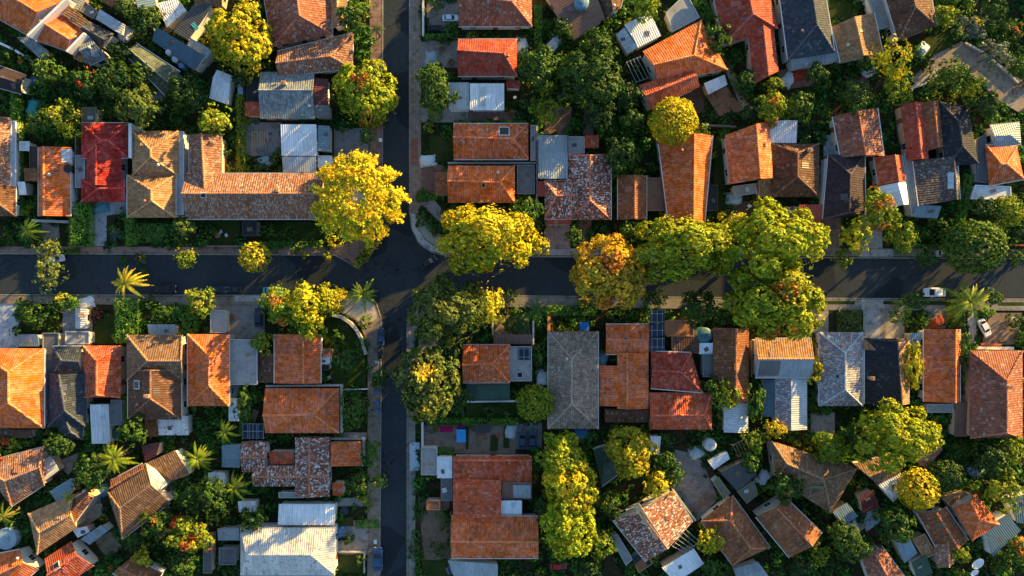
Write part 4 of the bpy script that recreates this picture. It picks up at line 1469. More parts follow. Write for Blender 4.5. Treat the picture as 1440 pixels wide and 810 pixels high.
H('house with broad white metal roof above the long mosaic tiled house', [W((396, 176, 446, 219), 'sd', 'white', h=3.2, dh=0.7), W((398, 221, 445, 242), 'sd', 'lgrey', h=2.8, dh=0.5)], name='metal_roof_house')
shed('narrow blue and rust metal roof beside the broad white metal roof', (448, 177, 464, 213), 'sr', 'bluegrey'); shed('small bright white flat roof next to the golden tree', (447, 219, 467, 236), 'f', 'wflat')
H('old brown tiled house with a white side strip at the picture edge', [W((-34, 165, 14, 263), 'y', 'brspot', t=0.6), W((-34, 262, 22, 304), 'y', 'dbrown', ib=0.4, t=0.6)], wall=(0.7, 0.69, 0.66))
shed('long white flat strip roof between old brown house and green garden', (15, 170, 23, 262), 'f', 'wflat', name='house_annex')
H('orange brown gabled house behind the dark feathery palm', [W((54, 207, 99, 304), 'y', 'orange', t=0.27, pitch=20), W((34, 237, 56, 255), 'sl', 'brown', h=2.6)], ex=[('patch', 94, 219, 13, 18, 0, (0.6, 0.63, 0.66)), ('vent', 80, 240)])
shed('flat brown porch roof on the garden side of the orange brown gabled house', (42, 206, 54, 236), 'f', 'dbflat'); shed('small white shed roof in the strip garden by the old brown house', (27, 256, 37, 274), 'sd', 'white')
shed('white walled open lean-to above the flat brown porch', (28, 199, 42, 212), 'f', 'wflat')
H('house with deep red cross hipped roof above the pale driveway', [W((114, 173, 181, 222), 'x', 'red', ia=0.42, ib=0.42), W((121, 206, 171, 262), 'y', 'red', t=0.42, h=2.95), W((114, 252, 176, 284), 'x', 'red', ia=0.4, ib=0.02, t=0.4, h=2.9)], wall=(0.55, 0.5, 0.46))
shed('olive flat roof touching the deep red hipped house', (115, 151, 136, 192), 'f', 'oliveflat'); shed('grey narrow roof between orange brown and deep red houses', (106, 218, 120, 264), 'f', 'conc')
wall_line('white party wall between deep red roof and tan double hipped roof', [(183, 174), (183, 221)], 4.4, 0.5, (0.74, 0.74, 0.74), 'parapet_wall')
H('house with two large tan brown hipped roofs joined at a valley', [W((186, 184, 251, 247), 'y', 'tan', ia=0.42, ib=0.42, t=0.4, h=4.0), W((179, 246, 247, 306), 'y', 'tan', ia=0.36, ib=0.40, t=0.5, h=4.0)], ex=[('vent', 206, 283)])
shed('white long flat strip roof between tan hipped house and mosaic house', (248, 185, 259, 302), 'f', 'wflat', h=3.0, name='house_annex')
H('long mosaic tiled house with a lit ridge running to the golden tree', [W((266, 190, 311, 308), 'y', 'brspot', t=0.5, ib=0.25, h=4.0), W((262, 244, 456, 308), 'x', 'brspot', t=0.47, h=4.0)], ex=[('chimney', 391, 268), ('skylight', 286, 274, 8, 7)])
shed('small dark flat porch roof edged in red under the long mosaic house', (341, 310, 362, 332), 'f', 'dark')
# --- upper block east of the narrow street
H('speckled red tile house with white front wall beside the pale blue white car', [W((645, -34, 748, 37), 'x', 'terrspot', ia=0.0, ib=0.28)], wall=(0.74, 0.73, 0.71), ex=[('vent', 700, 18)])
H('plain red brown house with one lit ridge above the white metal roofs', [W((644, 55, 727, 107), 'x', 'redbrown', ib=0.22, t=0.38, h=3.9)], ex=[('vent', 714, 80)])
H('house with bright white metal roof and long white skylight', [W((661, 118, 709, 155), 'sd', 'white', h=3.1, dh=0.4)], name='metal_roof_house', ex=[('patch', 679, 136, 8, 26, 0, (0.66, 0.66, 0.62))])
shed('pale grey metal roof joined to the bright white metal roof', (631, 117, 660, 154), 'sd', 'lgrey', h=2.8); shed('small red tiled outbuilding behind the bright white metal roof', (712, 114, 731, 124), 'sd', 'redbrown')
H('orange tiled house with a dark square skylight in its ridge', [W((638, 174, 743, 224), 'x', 'orspot', ib=0.2, t=0.42)], ex=[('skylight', 709, 185, 15, 15), ('vent', 731, 196)])
shed('thin pale roof strip behind the orange house with dark skylight', (746, 176, 753, 226), 'f', 'conc')
H('orange tiled house with bright hip end directly above the big yellow street tree', [W((630, 233, 724, 285), 'x', 'orange', ib=0.22, t=0.45, h=4.0)], ex=[('skylight', 680, 260, 5, 7)])
shed('brick red porch roof facing the narrow street before the bright hip house', (612, 242, 629, 275), 'sl', 'brown'); shed('grey and rust flat roof behind the bright hip house', (727, 232, 752, 273), 'f', 'dconc')
H('house with speckled red and white mosaic roof beside the stepped grey metal roof', [W((798, 217, 859, 309), 'y', 'mosred', ia=0.02, ib=0.3, t=0.52), W((766, 254, 812, 308), 'x', 'mosred', ia=0.35, t=0.4, h=3.03)])
shed('stepped grey corrugated roof attached to the speckled mosaic house', (757, 190, 798, 252), 'su', 'mtl', h=3.0, dh=0.8, name='house_annex'); shed('pale concrete roof panel behind the speckled mosaic house', (799, 192, 822, 216), 'f', 'conc')
shed('small terracotta roof with a white flap behind the speckled mosaic house', (822, 191, 842, 208), 'sd', 'terra'); shed('red sheet roof touching the street corner of the speckled mosaic house', (755, 255, 766, 276), 'sl', 'redm')
shed('red tin porch under the speckled mosaic house', (770, 309, 803, 316), 'sd', 'redm')
H('small brown gabled house with lit slope between the mosaic and tall orange houses', [W((869, 247, 909, 309), 'y', 'brown', t=0.55)])
shed('flat brown roof between two orange brown gables', (910, 250, 939, 296), 'f', 'bflat', h=3.0)
H('tall orange tiled house narrowing towards the yellow street trees', [W([(925, 192), (1002, 190), (991, 312), (940, 312)], 'y', 'orange', t=0.62, h=4.0)], ex=[('vent', 958, 212)])
shed('dark blue flat roof tucked against the tall orange tiled house', (990, 260, 1009, 296), 'f', 'dark', h=3.0); shed('dark blue box roof in the notch of the tall orange house', (927, 257, 941, 271), 'f', 'dark')
H('house with spotted orange roof and dazzling sunlit slope', [W([(1020, 190), (1082, 170), (1087, 250), (1027, 259)], 'y', 'orspot', t=0.62, h=4.4)], wall=(0.7, 0.66, 0.58))
shed('grey flat roof below the dazzling sunlit slope', [(1030, 262), (1062, 258), (1064, 272), (1034, 276)], 'f', 'conc'); shed('pale tilted concrete roof at the corner of the dazzling sunlit house', [(1066, 254), (1087, 250), (1088, 274), (1068, 277)], 'f', 'tan')
shed('white blue standing seam roof behind the dark brown hipped house', (1078, 170, 1120, 201), 'sd', 'white', h=2.9)
H('dark brown hipped house with one lit slope next to the dazzling sunlit house', [W((1086, 202, 1152, 277), 'y', 'dbrown', ib=0.38, ia=0.18, t=0.54)], ex=[('chimney', 1136, 212)])
shed('bright red metal roof under the dark brown hipped house', (1122, 288, 1155, 318), 'sd', 'redm', h=2.7); shed('grey narrow lean-to beside the bright red metal roof', (1110, 290, 1121, 316), 'sd', 'dmetal')
H('plum black steep roofed house with a lit brown crest', [W([(1165, 217), (1216, 217), (1217, 302), (1157, 308)], 'y', 'plum', ia=0.32, ib=0.06, t=0.62)], wall=(0.7, 0.7, 0.68))
H('brown tiled gable above the plum black house with white skylights', [W([(1171, 164), (1234, 152), (1243, 219), (1182, 222)], 'y', 'terrspot', t=0.45)])
shed('pair of pale green roof boxes beside the brown tiled gable', (1174, 177, 1192, 200), 'f', 'wflat')
H('half brown tile and half white metal house beside the black hipped house', [W([(1229, 221), (1268, 218), (1274, 254), (1235, 261)], 'y', 'terra', t=0.62), W([(1235, 262), (1274, 255), (1278, 287), (1250, 292)], 'y', 'white', t=0.6, h=2.9)])
H('large house with red tile, brown tile and black hipped roofs side by side', [W([(1266, 146), (1300, 144), (1306, 224), (1277, 226)], 'y', 'redbrown', t=0.5), W([(1296, 144), (1322, 143), (1328, 206), (1304, 212)], 'y', 'brown', t=0.5, h=3.05), W([(1320, 142), (1362, 150), (1376, 230), (1330, 234)], 'y', 'black', ia=0.3, ib=0.3, t=0.6, h=3.2)])
H('grey and white lichen covered roof with a lit edge below the black hipped house', [W([(1284, 226), (1346, 220), (1350, 280), (1292, 290)], 'y', 'dgspot', t=0.85, pitch=16)], ex=[('patch', 1337, 254, 8, 22, 0, (0.5, 0.58, 0.65))])
shed('grey blue metal roof under the lichen covered roof', [(1286, 288), (1322, 290), (1318, 307), (1284, 305)], 'sd', 'bluegrey')
shed('long narrow grey wall roof between white metal and lichen covered roofs', [(1270, 216), (1280, 216), (1290, 300), (1281, 304)], 'f', 'conc')
shed('white and grey flat roof block beneath the orange pyramid roof', [(1371, 260), (1421, 262), (1422, 281), (1365, 280)], 'f', 'wflat', h=2.8)
H('house with orange brown pyramid roof near the edge below the lane', [W([(1386, 204), (1430, 206), (1440, 252), (1391, 261)], 'x', 'orspot', ia=0.42, ib=0.42)])
H('house with blue grey hip roof and white striped gable by the lane', [W([(1392, 176), (1434, 172), (1436, 202), (1397, 212)], 'x', 'bluegrey', ib=0.35, pitch=20)])
shed('grey cluttered roof strip beside the orange pyramid roof', [(1373, 196), (1386, 188), (1388, 258), (1373, 256)], 'f', 'dconc')
H('pinkish brown gabled house under the upper edge beside the small lawn', [W([(1170, 37), (1229, 18), (1242, 76), (1182, 88)], 'y', 'tan', t=0.42)])
H('dark brown house with a lit triangular hip at the upper edge', [W([(1236, -34), (1305, -30), (1317, 36), (1263, 57)], 'y', 'dbrown', ib=0.45, ia=0.2, t=0.6, h=4.2)])
shed('grey concrete roof strip beside the dark brown triangular hip', [(1214, -16), (1234, -20), (1254, 36), (1236, 42)], 'f', 'conc')
H('dark slate house with glowing hip lines at the upper edge', [W([(1094, -24), (1158, -24), (1174, 74), (1108, 84)], 'y', 'slate', ib=0.42, ia=0.2, t=0.72, h=4.0)], wall=(0.5, 0.52, 0.54))
shed('blue grey metal skirt roof under the slate house with glowing hips', [(1110, 84), (1176, 74), (1178, 86), (1114, 98)], 'sd', 'mtl')
H('red brown house with lit crest and stepped wing near the upper edge', [W([(1000, -24), (1080, -24), (1094, 40), (1018, 62)], 'y', 'redbrown', ib=0.4, t=0.62, ia=0.1, h=4.0), W([(1052, 40), (1088, 38), (1095, 100), (1060, 119)], 'y', 'redbrown', t=0.5, h=4.0)])
H('large rotated orange house with broad sunlit hip above the round yellow tree', [W([(904, 72), (986, 28), (1023, 98), (924, 113)], 'x', 'orange', ib=0.34, t=0.58, h=4.4), W([(898, 120), (972, 94), (984, 122), (914, 153)], 'x', 'terra', h=4.4)])
shed('white metal awning on the terrace of the large rotated orange house', [(989, 118), (1018, 106), (1023, 119), (996, 133)], 'sd', 'white', name='metal_awning')
shed('white gabled metal shed behind the large rotated orange house', [(878, 35), (912, 17), (930, 50), (897, 67)], 'x', 'white', pitch=9, h=2.8)
shed('pale grey shed stepping down from the white gabled metal shed', [(866, 49), (877, 40), (896, 68), (882, 76)], 'sl', 'lgrey')
shed('grey concrete flat roof above the large rotated orange house', [(936, 18), (965, -10), (984, 25), (946, 45)], 'f', 'conc', h=2.7)
H('rusty brown metal roofed house at the upper edge over the dense green trees', [W([(762, -14), (830, -26), (850, 27), (808, 55)], 'sl', 'rust', h=3.2, dh=0.7)], name='metal_roof_house')
H('dark brown gable with white border at the upper edge beside the rusty roof', [W([(828, -18), (882, -22), (872, 12), (850, 28)], 'y', 'dbrown')], wall=(0.75, 0.75, 0.74))
# --- lower block west of the narrow street
H('orange hipped house at the picture edge below the pale driveway', [W((-38, 490, 62, 602), 'y', 'orange', ia=0.30, ib=0.32, t=0.5, h=3.8)])
H('dark slate house between two orange roofs with lit edges', [W((74, 487, 116, 527), 'x', 'slate', ia=0.3, ib=0.0), W((67, 525, 121, 600), 'y', 'slate', ib=0.3, t=0.45, h=3.1), W((82, 590, 116, 618), 'y', 'slate', ib=0.4, t=0.5, h=2.8)])
shed('long grey brown flat roof between orange edge house and slate house', (60, 468, 83, 526), 'f', 'dconc')
H('dark red hipped house with bright ridge between slate and double hipped roofs', [W((117, 486, 170, 559), 'y', 'terra', ia=0.30, ib=0.05, t=0.36)])
shed('long white metal lean-to under the dark red hipped house', (129, 568, 155, 624), 'sd', 'white', dh=0.6); shed('grey weathered flat roof beside the long white metal lean-to', (156, 562, 172, 598), 'f', 'dconc')
H('big grey brown house with two deep hipped roofs and a dormer', [W((178, 471, 256, 536), 'x', 'taupe', ia=0.38, ib=0.02, t=0.56, h=4.0), W((180, 520, 255, 590), 'y', 'dbrown', ia=0.02, ib=0.42, t=0.42, h=4.0)], ex=[('chimney', 210, 556), ('skylight', 193, 541, 10, 12)])
shed('peeling white and brown roof under the deep hipped house', (223, 584, 265, 612), 'sd', 'chipped'); shed('brown end roof adjoining the peeling white roof', (205, 588, 223, 614), 'sd', 'brown')
H('orange hipped house with brightly lit east slope before the grey concrete roof', [W((264, 470, 322, 571), 'y', 'orange', ia=0.30, ib=0.28, t=0.52, h=4.2)], ex=[('vent', 301, 526)])
shed('weathered grey concrete roof with orange light between two orange houses', (322, 477, 362, 541), 'f', 'conc', h=3.0, name='house_annex'); shed('dark brown tiled lean-to beside the plain square orange house', (364, 497, 385, 538), 'sl', 'dbrown')
H('plain square orange house with smooth roof next to the corner lawn', [W((386, 470, 451, 539), 'y', 'plain', t=0.66, pitch=15)], ex=[('vent', 391, 496)])
shed('small white and blue box roof beside the plain square orange house', (451, 502, 464, 512), 'f', 'wflat'); shed('small orange roof at the wall of the plain square orange house', (455, 490, 466, 502), 'sr', 'plain'); shed('small dark blue box roof at the garden wall of the plain square orange house', (451, 513, 463, 521), 'f', 'dark')
H('long orange house with hip end facing the narrow street', [W((373, 546, 477, 609), 'x', 'plain', ib=0.35, t=0.58, pitch=20)], ex=[('vent', 450, 553), ('chimney', 439, 584)])
H('many coloured mosaic tiled house wrapped round a small white edged court', [W((340, 621, 376, 664), 'x', 'mosaic', t=0.5, pitch=14), W((356, 655, 464, 684), 'x', 'mosaic', t=0.5, h=3.05, pitch=20), W((415, 615, 463, 698), 'y', 'mosaic', t=0.45, h=3.1, pitch=16)], wall=(0.66, 0.68, 0.70))
shed('small orange tiled roof inside the court of the mosaic house', (379, 634, 414, 653), 'sd', 'terra'); shed('flat orange roof facing the narrow street from the mosaic house', (466, 621, 508, 655), 'sr', 'plain', h=2.7, name='garage', cat='garage')
shed('tiny orange roof in the greenery below the flat orange garage', (468, 678, 483, 697), 'sd', 'terra')
shed('long white metal roof in three panels above the big silver hipped roof', (392, 709, 471, 737), 'su', 'white', h=2.9, dh=0.5, name='metal_roof_house', cat='house')
shed('thin pale roof strip between mosaic house and three panelled white roof', (392, 692, 428, 700), 'f', 'conc')
H('big silver white hipped house blazing in the sun by the narrow street', [W((338, 743, 471, 809), 'x', 'goldw', ia=0.06, ib=0.26, t=0.57, pitch=20, h=4.2)], wall=(0.6, 0.6, 0.58))
shed('grey blue shed behind the big silver hipped house', (307, 742, 337, 760), 'sd', 'mtl'); shed('grey square shed below the grey blue one near the lower edge', (308, 770, 332, 794), 'f', 'dconc'); shed('blue grey shed beside the mosaic house wing', (312, 626, 339, 657), 'sl', 'bluegrey')
shed('small white roof lying among trees above the silver hipped house', (336, 704, 360, 720), 'sd', 'white'); shed('small white roof under the lime palm by the mosaic house', (294, 664, 317, 684), 'sd', 'white')
shed('long grey roof strip at the lower edge by the flowering tree', (286, 752, 298, 806), 'f', 'dconc')
H('brown speckled hipped house at the picture edge beside red flowers', [W([(-30, 652), (62, 628), (62, 682), (16, 712)], 'x', 'brspot', ia=0.2, ib=0.1)])
shed('white metal roof jutting from the brown speckled edge house', [(45, 656), (71, 641), (83, 661), (62, 678)], 'sr', 'lgrey')
shed('blue grey roof panel between brown speckled and tan crossed houses', [(72, 690), (100, 672), (104, 690), (84, 708)], 'sr', 'bluegrey')
H('tan brown house with crossing lit slopes beside the pale yard', [W([(40, 722), (104, 694), (108, 742), (52, 780)], 'x', 'tan', ia=0.15, t=0.55, h=3.9), W([(96, 706), (122, 690), (131, 700), (106, 734)], 'x', 'brown', h=3.9)])
H('large golden brown house lying diagonally behind a white box roof', [W([(150, 690), (205, 652), (239, 707), (172, 758)], 'x', 'taupe', ia=0.14, t=0.46, h=4.0), W([(155, 676), (200, 652), (206, 664), (160, 694)], 'x', 'brown', h=4.0)])
shed('white metal box roof on the flank of the large golden brown house', [(200, 657), (212, 651), (236, 682), (224, 690)], 'sr', 'white', h=3.0)
shed('low brown grey roof between golden palm and white box roof', [(208, 650), (248, 632), (267, 668), (242, 676)], 'sd', 'taupe', h=2.6, dh=0.6); shed('dark red awning roof beside the golden green palm', [(199, 627), (226, 622), (222, 640), (204, 650)], 'sl', 'maroon')
H('orange lit roof fragment at the lower corner with a rusty lean-to', [W([(-20, 782), (27, 773), (54, 800), (20, 830)], 'x', 'orange')])
H('red brown house with dark roof window by the lower edge', [W([(62, 786), (100, 761), (132, 796), (88, 826)], 'x', 'terra', t=0.45)], ex=[('skylight', 80, 796, 9, 11, 30)])
H('brown gable with yellow bush hanging over it at the lower edge', [W([(158, 806), (186, 783), (228, 806), (214, 836)], 'y', 'brown')])
shed('blue grey metal roof in the yard between the brown diagonal houses', [(115, 757), (144, 737), (153, 746), (126, 766)], 'sd', 'bluegrey'); shed('white box roof by the pale yard of the tan crossed house', [(102, 744), (122, 740), (126, 748), (110, 756)], 'f', 'wflat')
shed('grey shed on the front garden opposite the golden street palm', (209, 456, 248, 471), 'sd', 'mtl'); shed('pale shed roof at the end of the grey driveway', (92, 466, 126, 484), 'f', 'conc'); shed('white tipped gable roof over the grey driveway', (106, 434, 122, 462), 'y', 'lgrey', t=0.5)
shed('blue metal shed beside the pale edge driveway', (27, 470, 55, 487), 'sd', 'bluegrey'); shed('pale flat garage roof in the front yard above the orange lit house', (296, 436, 318, 468), 'f', 'conc', name='garage', cat='garage')
shed('dark brown strip roof under the orange edge house', (-10, 604, 46, 616), 'sd', 'dbrown')
shed('small white strip roof between orange house and long orange house', (322, 560, 336, 592), 'f', 'wflat')
# --- lower block east of the narrow street
H('small orange house with half lit slope beside the solar panels', [W((651, 485, 717, 538), 'x', 'orspot', ib=0.38, t=0.5, h=4.0)])
shed('grey and white patched flat roof with dark solar panels', (711, 487, 748, 536), 'f', 'conc', h=2.9, ex=[('panel', 737, 497, 17, 18), ('skylight', 731, 527, 8, 8)], name='house_annex')
shed('dark green sheet roof under the small orange house', (656, 540, 717, 562), 'sd', 'green'); shed('brown rusty porch roof above the small orange house', (694, 470, 749, 484), 'sd', 'rust')
H('large grey weathered hipped house with pale lichen and a glowing ridge', [W((771, 466, 841, 603), 'y', 'mgrey', ia=0.28, ib=0.26, t=0.47)], ex=[('vent', 797, 504)])
H('plain orange house with stepped roofs next to the grey weathered hipped house', [W((852, 456, 912, 498), 'x', 'plain', pitch=12), W((868, 496, 912, 575), 'y', 'plain', pitch=14, t=0.3, h=3.1), W((843, 514, 871, 571), 'sl', 'plain', h=2.7, dh=0.6)], ex=[('skylight', 880, 477, 6, 5)])
shed('dark brown low roof under the plain stepped orange house', (851, 576, 912, 594), 'sd', 'dbrown', h=2.7)
H('red brown house with white line on its roof beside the dark solar pergola', [W([(915, 494), (972, 496), (990, 502), (988, 553), (916, 546)][0:2] + [(989, 552), (915, 546)], 'x', 'redbrown', ib=0.36, pitch=18)])
H('brown orange gabled house beneath the red brown one in the packed row', [W((913, 552, 1001, 604), 'x', 'terra', ib=0.12, t=0.6, pitch=18)], ex=[('vent', 930, 578)])
shed('dark brown roof with pale streak above the red brown house', (946, 473, 985, 497), 'sd', 'dbrown'); shed('flat brown orange roof against the dark street tree', (937, 450, 976, 473), 'f', 'oflat', h=2.8)
H('long rust brown house with bright orange east slope in the packed row', [W((1003, 461, 1053, 546), 'y', 'brown', t=0.56), W((1020, 540, 1054, 566), 'y', 'terra', ib=0.4, h=2.9)])
shed('white blue metal gable under the long rust brown house', (1018, 567, 1052, 608), 'y', 'lgrey', t=0.55); shed('white corrugated sheet roof beneath the teal domed tank', (983, 482, 1002, 498), 'sd', 'white'); shed('grey narrow roof beneath the white corrugated sheet', (988, 498, 1004, 530), 'f', 'dconc')
H('wide house with tan upper slope and grey lower slope', [W((1062, 476, 1141, 531), 'x', 'tan', t=0.5, pitch=20, other={1: 'mtl'}, h=3.8)], ex=[('patch', 1082, 518, 28, 22, 0, (0.13, 0.12, 0.12))])  # sunlit tone of the upper slope is put into its tan colour
H('mottled grey and white metal house under the wide tan and grey house', [W((1090, 532, 1135, 604), 'y', 'lgrey', t=0.45, pitch=16, other={1: 'mosblue'})], name='metal_roof_house')
shed('dark blue lean-to beside the mottled grey and white house', (1074, 534, 1089, 586), 'sl', 'blue')
H('house with blue white flaked hipped roof beside the black roofed house', [W((1152, 467, 1213, 571), 'y', 'mosblue', ia=0.28, ib=0.22, t=0.6)])
H('black roofed house with tan rim and one small chimney', [W((1216, 476, 1278, 568), 'y', 'black', ia=0.04, t=0.74, pitch=24, other={0: 'tan'})], ex=[('chimney', 1223, 531)])  # tan slope: the dark roof's sunlit side painted as colour
shed('tan sloping porch roof in front of the black roofed house', (1214, 476, 1276, 492), 'su', 'tan', h=3.0)
H('narrow orange tiled house with one thin lit slope near the magenta bush', [W((1299, 463, 1350, 565), 'y', 'orspot', t=0.74)])
shed('grey flat roof under the narrow orange tiled house', (1303, 568, 1340, 580), 'f', 'conc'); shed('long rusty red strip roof below the magenta bush', (1342, 565, 1359, 614), 'sd', 'rust')
H('big brown orange house with lit front hip and white flecks near the edge', [W((1364, 493, 1438, 616), 'y', 'terrspot', ia=0.34, ib=0.06, t=0.70, h=4.2)], ex=[('chimney', 1415, 543)])
shed('small grey shed in the garden between black and narrow orange houses', (1279, 468, 1294, 486), 'sd', 'bluegrey')
H('very large rust red house around a small court by the lower edge', [W((637, 641, 748, 678), 'x', 'terra', pitch=12, t=0.15), W((637, 674, 705, 734), 'sl', 'terra', h=3.15, dh=0.5), W((635, 726, 757, 785), 'x', 'plain', t=0.55, h=3.05, pitch=17)], ex=[('vent', 724, 668), ('vent', 724, 767)])
shed('white blue metal roof in the court of the very large rust red house', (705, 703, 734, 724), 'sd', 'white', h=2.8); shed('rusty roof with round grey patch in the court of the very large house', (706, 677, 748, 702), 'sd', 'rust', h=2.7, ex=[('patch', 734, 691, 24, 18, 0, (0.32, 0.37, 0.40))])
shed('pale mottled flat roof facing the narrow street beside the very large house', (592, 629, 615, 668), 'f', 'conc', h=2.6, name='garage', cat='garage'); shed('pale blue flaking flat roof between garage and very large house', (615, 642, 636, 672), 'f', 'wflat', h=2.7)
shed('grey stained flat roof strip along the very large house', (620, 672, 636, 704), 'f', 'dconc'); shed('small orange canopy roof in the yard of the very large house', (600, 703, 619, 717), 'f', 'oflat')
shed('cluttered grey sheet roof at the foot of the very large house', [(630, 787), (700, 792), (700, 812), (640, 816)], 'sd', 'mtl', h=2.4)
H('dark green hipped roof half hidden in the trees behind the big yellow trees', [W([(834, 632), (866, 622), (873, 664), (846, 684)], 'x', 'green', ia=0.3, ib=0.3, pitch=16)], name='metal_roof_house')
H('house with lit mosaic roof and a bright ladder like strip on the diagonal row', [W([(862, 732), (946, 690), (974, 734), (908, 790)], 'y', 'mosaic', t=0.42, pitch=20, h=4.4)], ex=[('patch', 910, 733, 9, 56, 35, (0.62, 0.42, 0.22))])  # tan strip laid on for the bright skylight strip, brightness put into its colour
shed('dark grey flat roof at the tip of the lit mosaic house', [(888, 784), (906, 774), (918, 792), (898, 806)], 'f', 'dark'); shed('grey white lean-to along the shaded edge of the lit mosaic house', [(858, 755), (868, 750), (890, 786), (880, 795)], 'f', 'conc')
shed('blue white ribbed metal roof at the lower edge below the open frame', [(930, 797), (975, 770), (990, 793), (950, 820)], 'sd', 'white', h=2.8, name='metal_roof_house', cat='house')
H('dark brown hipped house standing diagonally beneath the grey court', [W([(986, 733), (1030, 697), (1083, 770), (1030, 795)], 'y', 'brown', ia=0.3, ib=0.12, t=0.6)])
H('red brown gabled house with one glowing strip beside the dark brown diagonal house', [W([(1063, 727), (1104, 699), (1156, 750), (1110, 784)], 'y', 'brown', t=0.6, h=4.0)])
H('wide taupe house with sweeping sunlit bands below the golden bush', [W([(1085, 620), (1140, 630), (1212, 676), (1166, 723), (1092, 672)][0:1] + [(1206, 658), (1168, 722), (1092, 674)], 'x', 'taupe', ia=0.18, ib=0.3, t=0.45, h=4.2)])
shed('blue grey terrace roof touching the wide taupe house', [(1170, 719), (1190, 706), (1207, 726), (1186, 739)], 'sd', 'bluegrey'); shed('maroon yard roof beside the blue grey terrace roof', [(1208, 697), (1226, 688), (1237, 714), (1214, 722)], 'sd', 'maroon')
H('brown roof between wide taupe house and the great yellow tree', [W([(1200, 652), (1240, 642), (1268, 664), (1234, 682)], 'x', 'taupe')])
shed('patched roof of white and grey scraps beside the golden round tree', [(1234, 681), (1264, 662), (1272, 690), (1256, 706)], 'sd', 'chipped'); shed('brown and white flecked roof beside the great yellow tree', [(1286, 642), (1314, 622), (1326, 632), (1302, 660)], 'sd', 'brspot')
H('orange house with bright hip end beside the dark blue roof', [W([(1341, 714), (1372, 693), (1405, 737), (1367, 761)], 'y', 'orange', ib=0.35, t=0.55, h=4.0)])
H('brown house with rough roof adjoining the bright hip orange house', [W([(1290, 722), (1330, 713), (1362, 760), (1320, 776)], 'y', 'brown', t=0.5), W([(1312, 758), (1345, 758), (1342, 792), (1318, 798)], 'y', 'brspot', h=2.9)])
shed('cream terrace roof above the bright hip orange house', [(1324, 700), (1356, 690), (1366, 697), (1338, 714)], 'f', 'tan')
shed('dark blue metal roof fanning out below the bright hip orange house', [(1384, 741), (1415, 722), (1436, 746), (1396, 783)], 'sd', 'blue', h=2.8); shed('dark blue roof at the picture edge beside the loose yellow tree', [(1416, 702), (1450, 690), (1452, 738), (1430, 735)], 'sd', 'blue')
H('orange and white patched roof cut by the lower edge', [W([(1212, 786), (1240, 768), (1276, 816), (1228, 830)], 'y', 'terrspot')])
shed('grey ragged sheet roof cut by the lower edge below the red brown gable', [(1032, 800), (1066, 790), (1082, 812), (1040, 822)], 'x', 'mtl'); shed('dark slate shed roof beside the grey court', [(1012, 664), (1050, 646), (1064, 668), (1036, 690)], 'sd', 'dmetal', h=2.8)
shed('olive flat roof under the dark slate shed', [(1036, 691), (1060, 676), (1066, 695), (1050, 708)], 'f', 'oliveflat'); shed('pale green strip roof between grey court and dark slate shed', [(1002, 678), (1010, 670), (1027, 693), (1018, 702)], 'f', 'oliveflat')
shed('white sheet roof hanging between orange tree and white tank', [(914, 613), (929, 613), (927, 640), (916, 638)], 'sd', 'white'); shed('pale blue roof slab beside the white tank', [(996, 650), (1022, 635), (1026, 645), (1004, 660)], 'f', 'wflat')
shed('blue grey shed with white panels among trees by the lower edge', [(1258, 762), (1276, 752), (1290, 778), (1272, 792)], 'sd', 'bluegrey'); shed('dark green yard roof with white frame near the lower edge', [(1280, 790), (1300, 780), (1312, 806), (1290, 814)], 'sd', 'green')
shed('cream panelled garage roof beside the brown rough roofed house', [(1282, 758), (1300, 750), (1316, 778), (1300, 786)], 'f', 'tan', name='garage', cat='garage')
# ------------------------------------------------------------------ trees, palms, hedges, shrubs
T = plant
# west of the narrow street, above the wide street
T('big yellow lit tree with lumpy crown beside the speckled hipped house', 't', 334, 56, 43, 'y', 46, top=8.0)
T('small yellow crown tucked behind the big yellow lit tree at the upper edge', 't', 350, 10, 15, 'y')
T('round tree half green half gold leaning over the narrow street', 't', 513, 131, 43, 'lg', 46, top=6.2, bloom=('orange', 0.03))
golden_tree('huge golden tree with pale limbs showing at the street junction', 501, 276, 57)
T('green tree over the brown roof beside the narrow street at the upper edge', 't', 495, 18, 22, 'mg'); T('dark fan palm by the kerb of the narrow street near the upper edge', 'p', 529, 41, 13, 'mg')
T('yellow green tree reaching over the pavement near the dark fan palm', 'l', 512, 12, 15, 'yg'); T('small green tree on the grey yard beside the narrow street', 't', 515, 192, 13, 'g')
T('yellow tipped garden tree between hedge and white tilted shed', 't', 300, 168, 23, 'yg', bloom=('yellow', 0.06)); T('orange flowered bush below the white tilted shed', 'b', 318, 176, 12, 'g', bloom=('orange', 0.2))
T('dark green round bush inside the corner of the mosaic house', 'b', 317, 212, 13, 'mg'); T('dark bush under the pergola beside the broad white metal roof', 'b', 365, 236, 14, 'mg'); T('olive bush on the court of the broad white metal roof', 'b', 386, 224, 9, 'ol')
T('olive green street tree above the brick pavement by the tan hipped house', 't', 257, 320, 18, 'ol'); T('small olive tree standing in the verge of the wide street', 't', 260, 362, 17, 'yg')
T('round golden tree standing in the verge of the wide street', 'd', 355, 361, 22, 'y'); T('dark feathery palm at the foot of the orange brown gabled house', 'p', 37, 325, 20, 'g')
T('dark shrub at the picture edge by the feathery palm', 'b', 10, 334, 14, 'mg'); T('blue green spiky agave beside the pale driveway', 'p', 162, 328, 15, 'bg', top=1.0)
T('yellow green bush in the strip garden of the old brown house', 'b', 35, 296, 10, 'yg'); T('small bush below the white strip of the old brown house', 'b', 22, 316, 8, 'g')
T('olive loose tree over the pavement at the far end of the wide street', 'l', 66, 352, 20, 'ol'); T('olive tree hanging over the asphalt of the wide street', 'l', 66, 382, 23, 'ol'); T('blue green tree tip over the asphalt beside the olive tree', 'l', 62, 402, 15, 'bg')
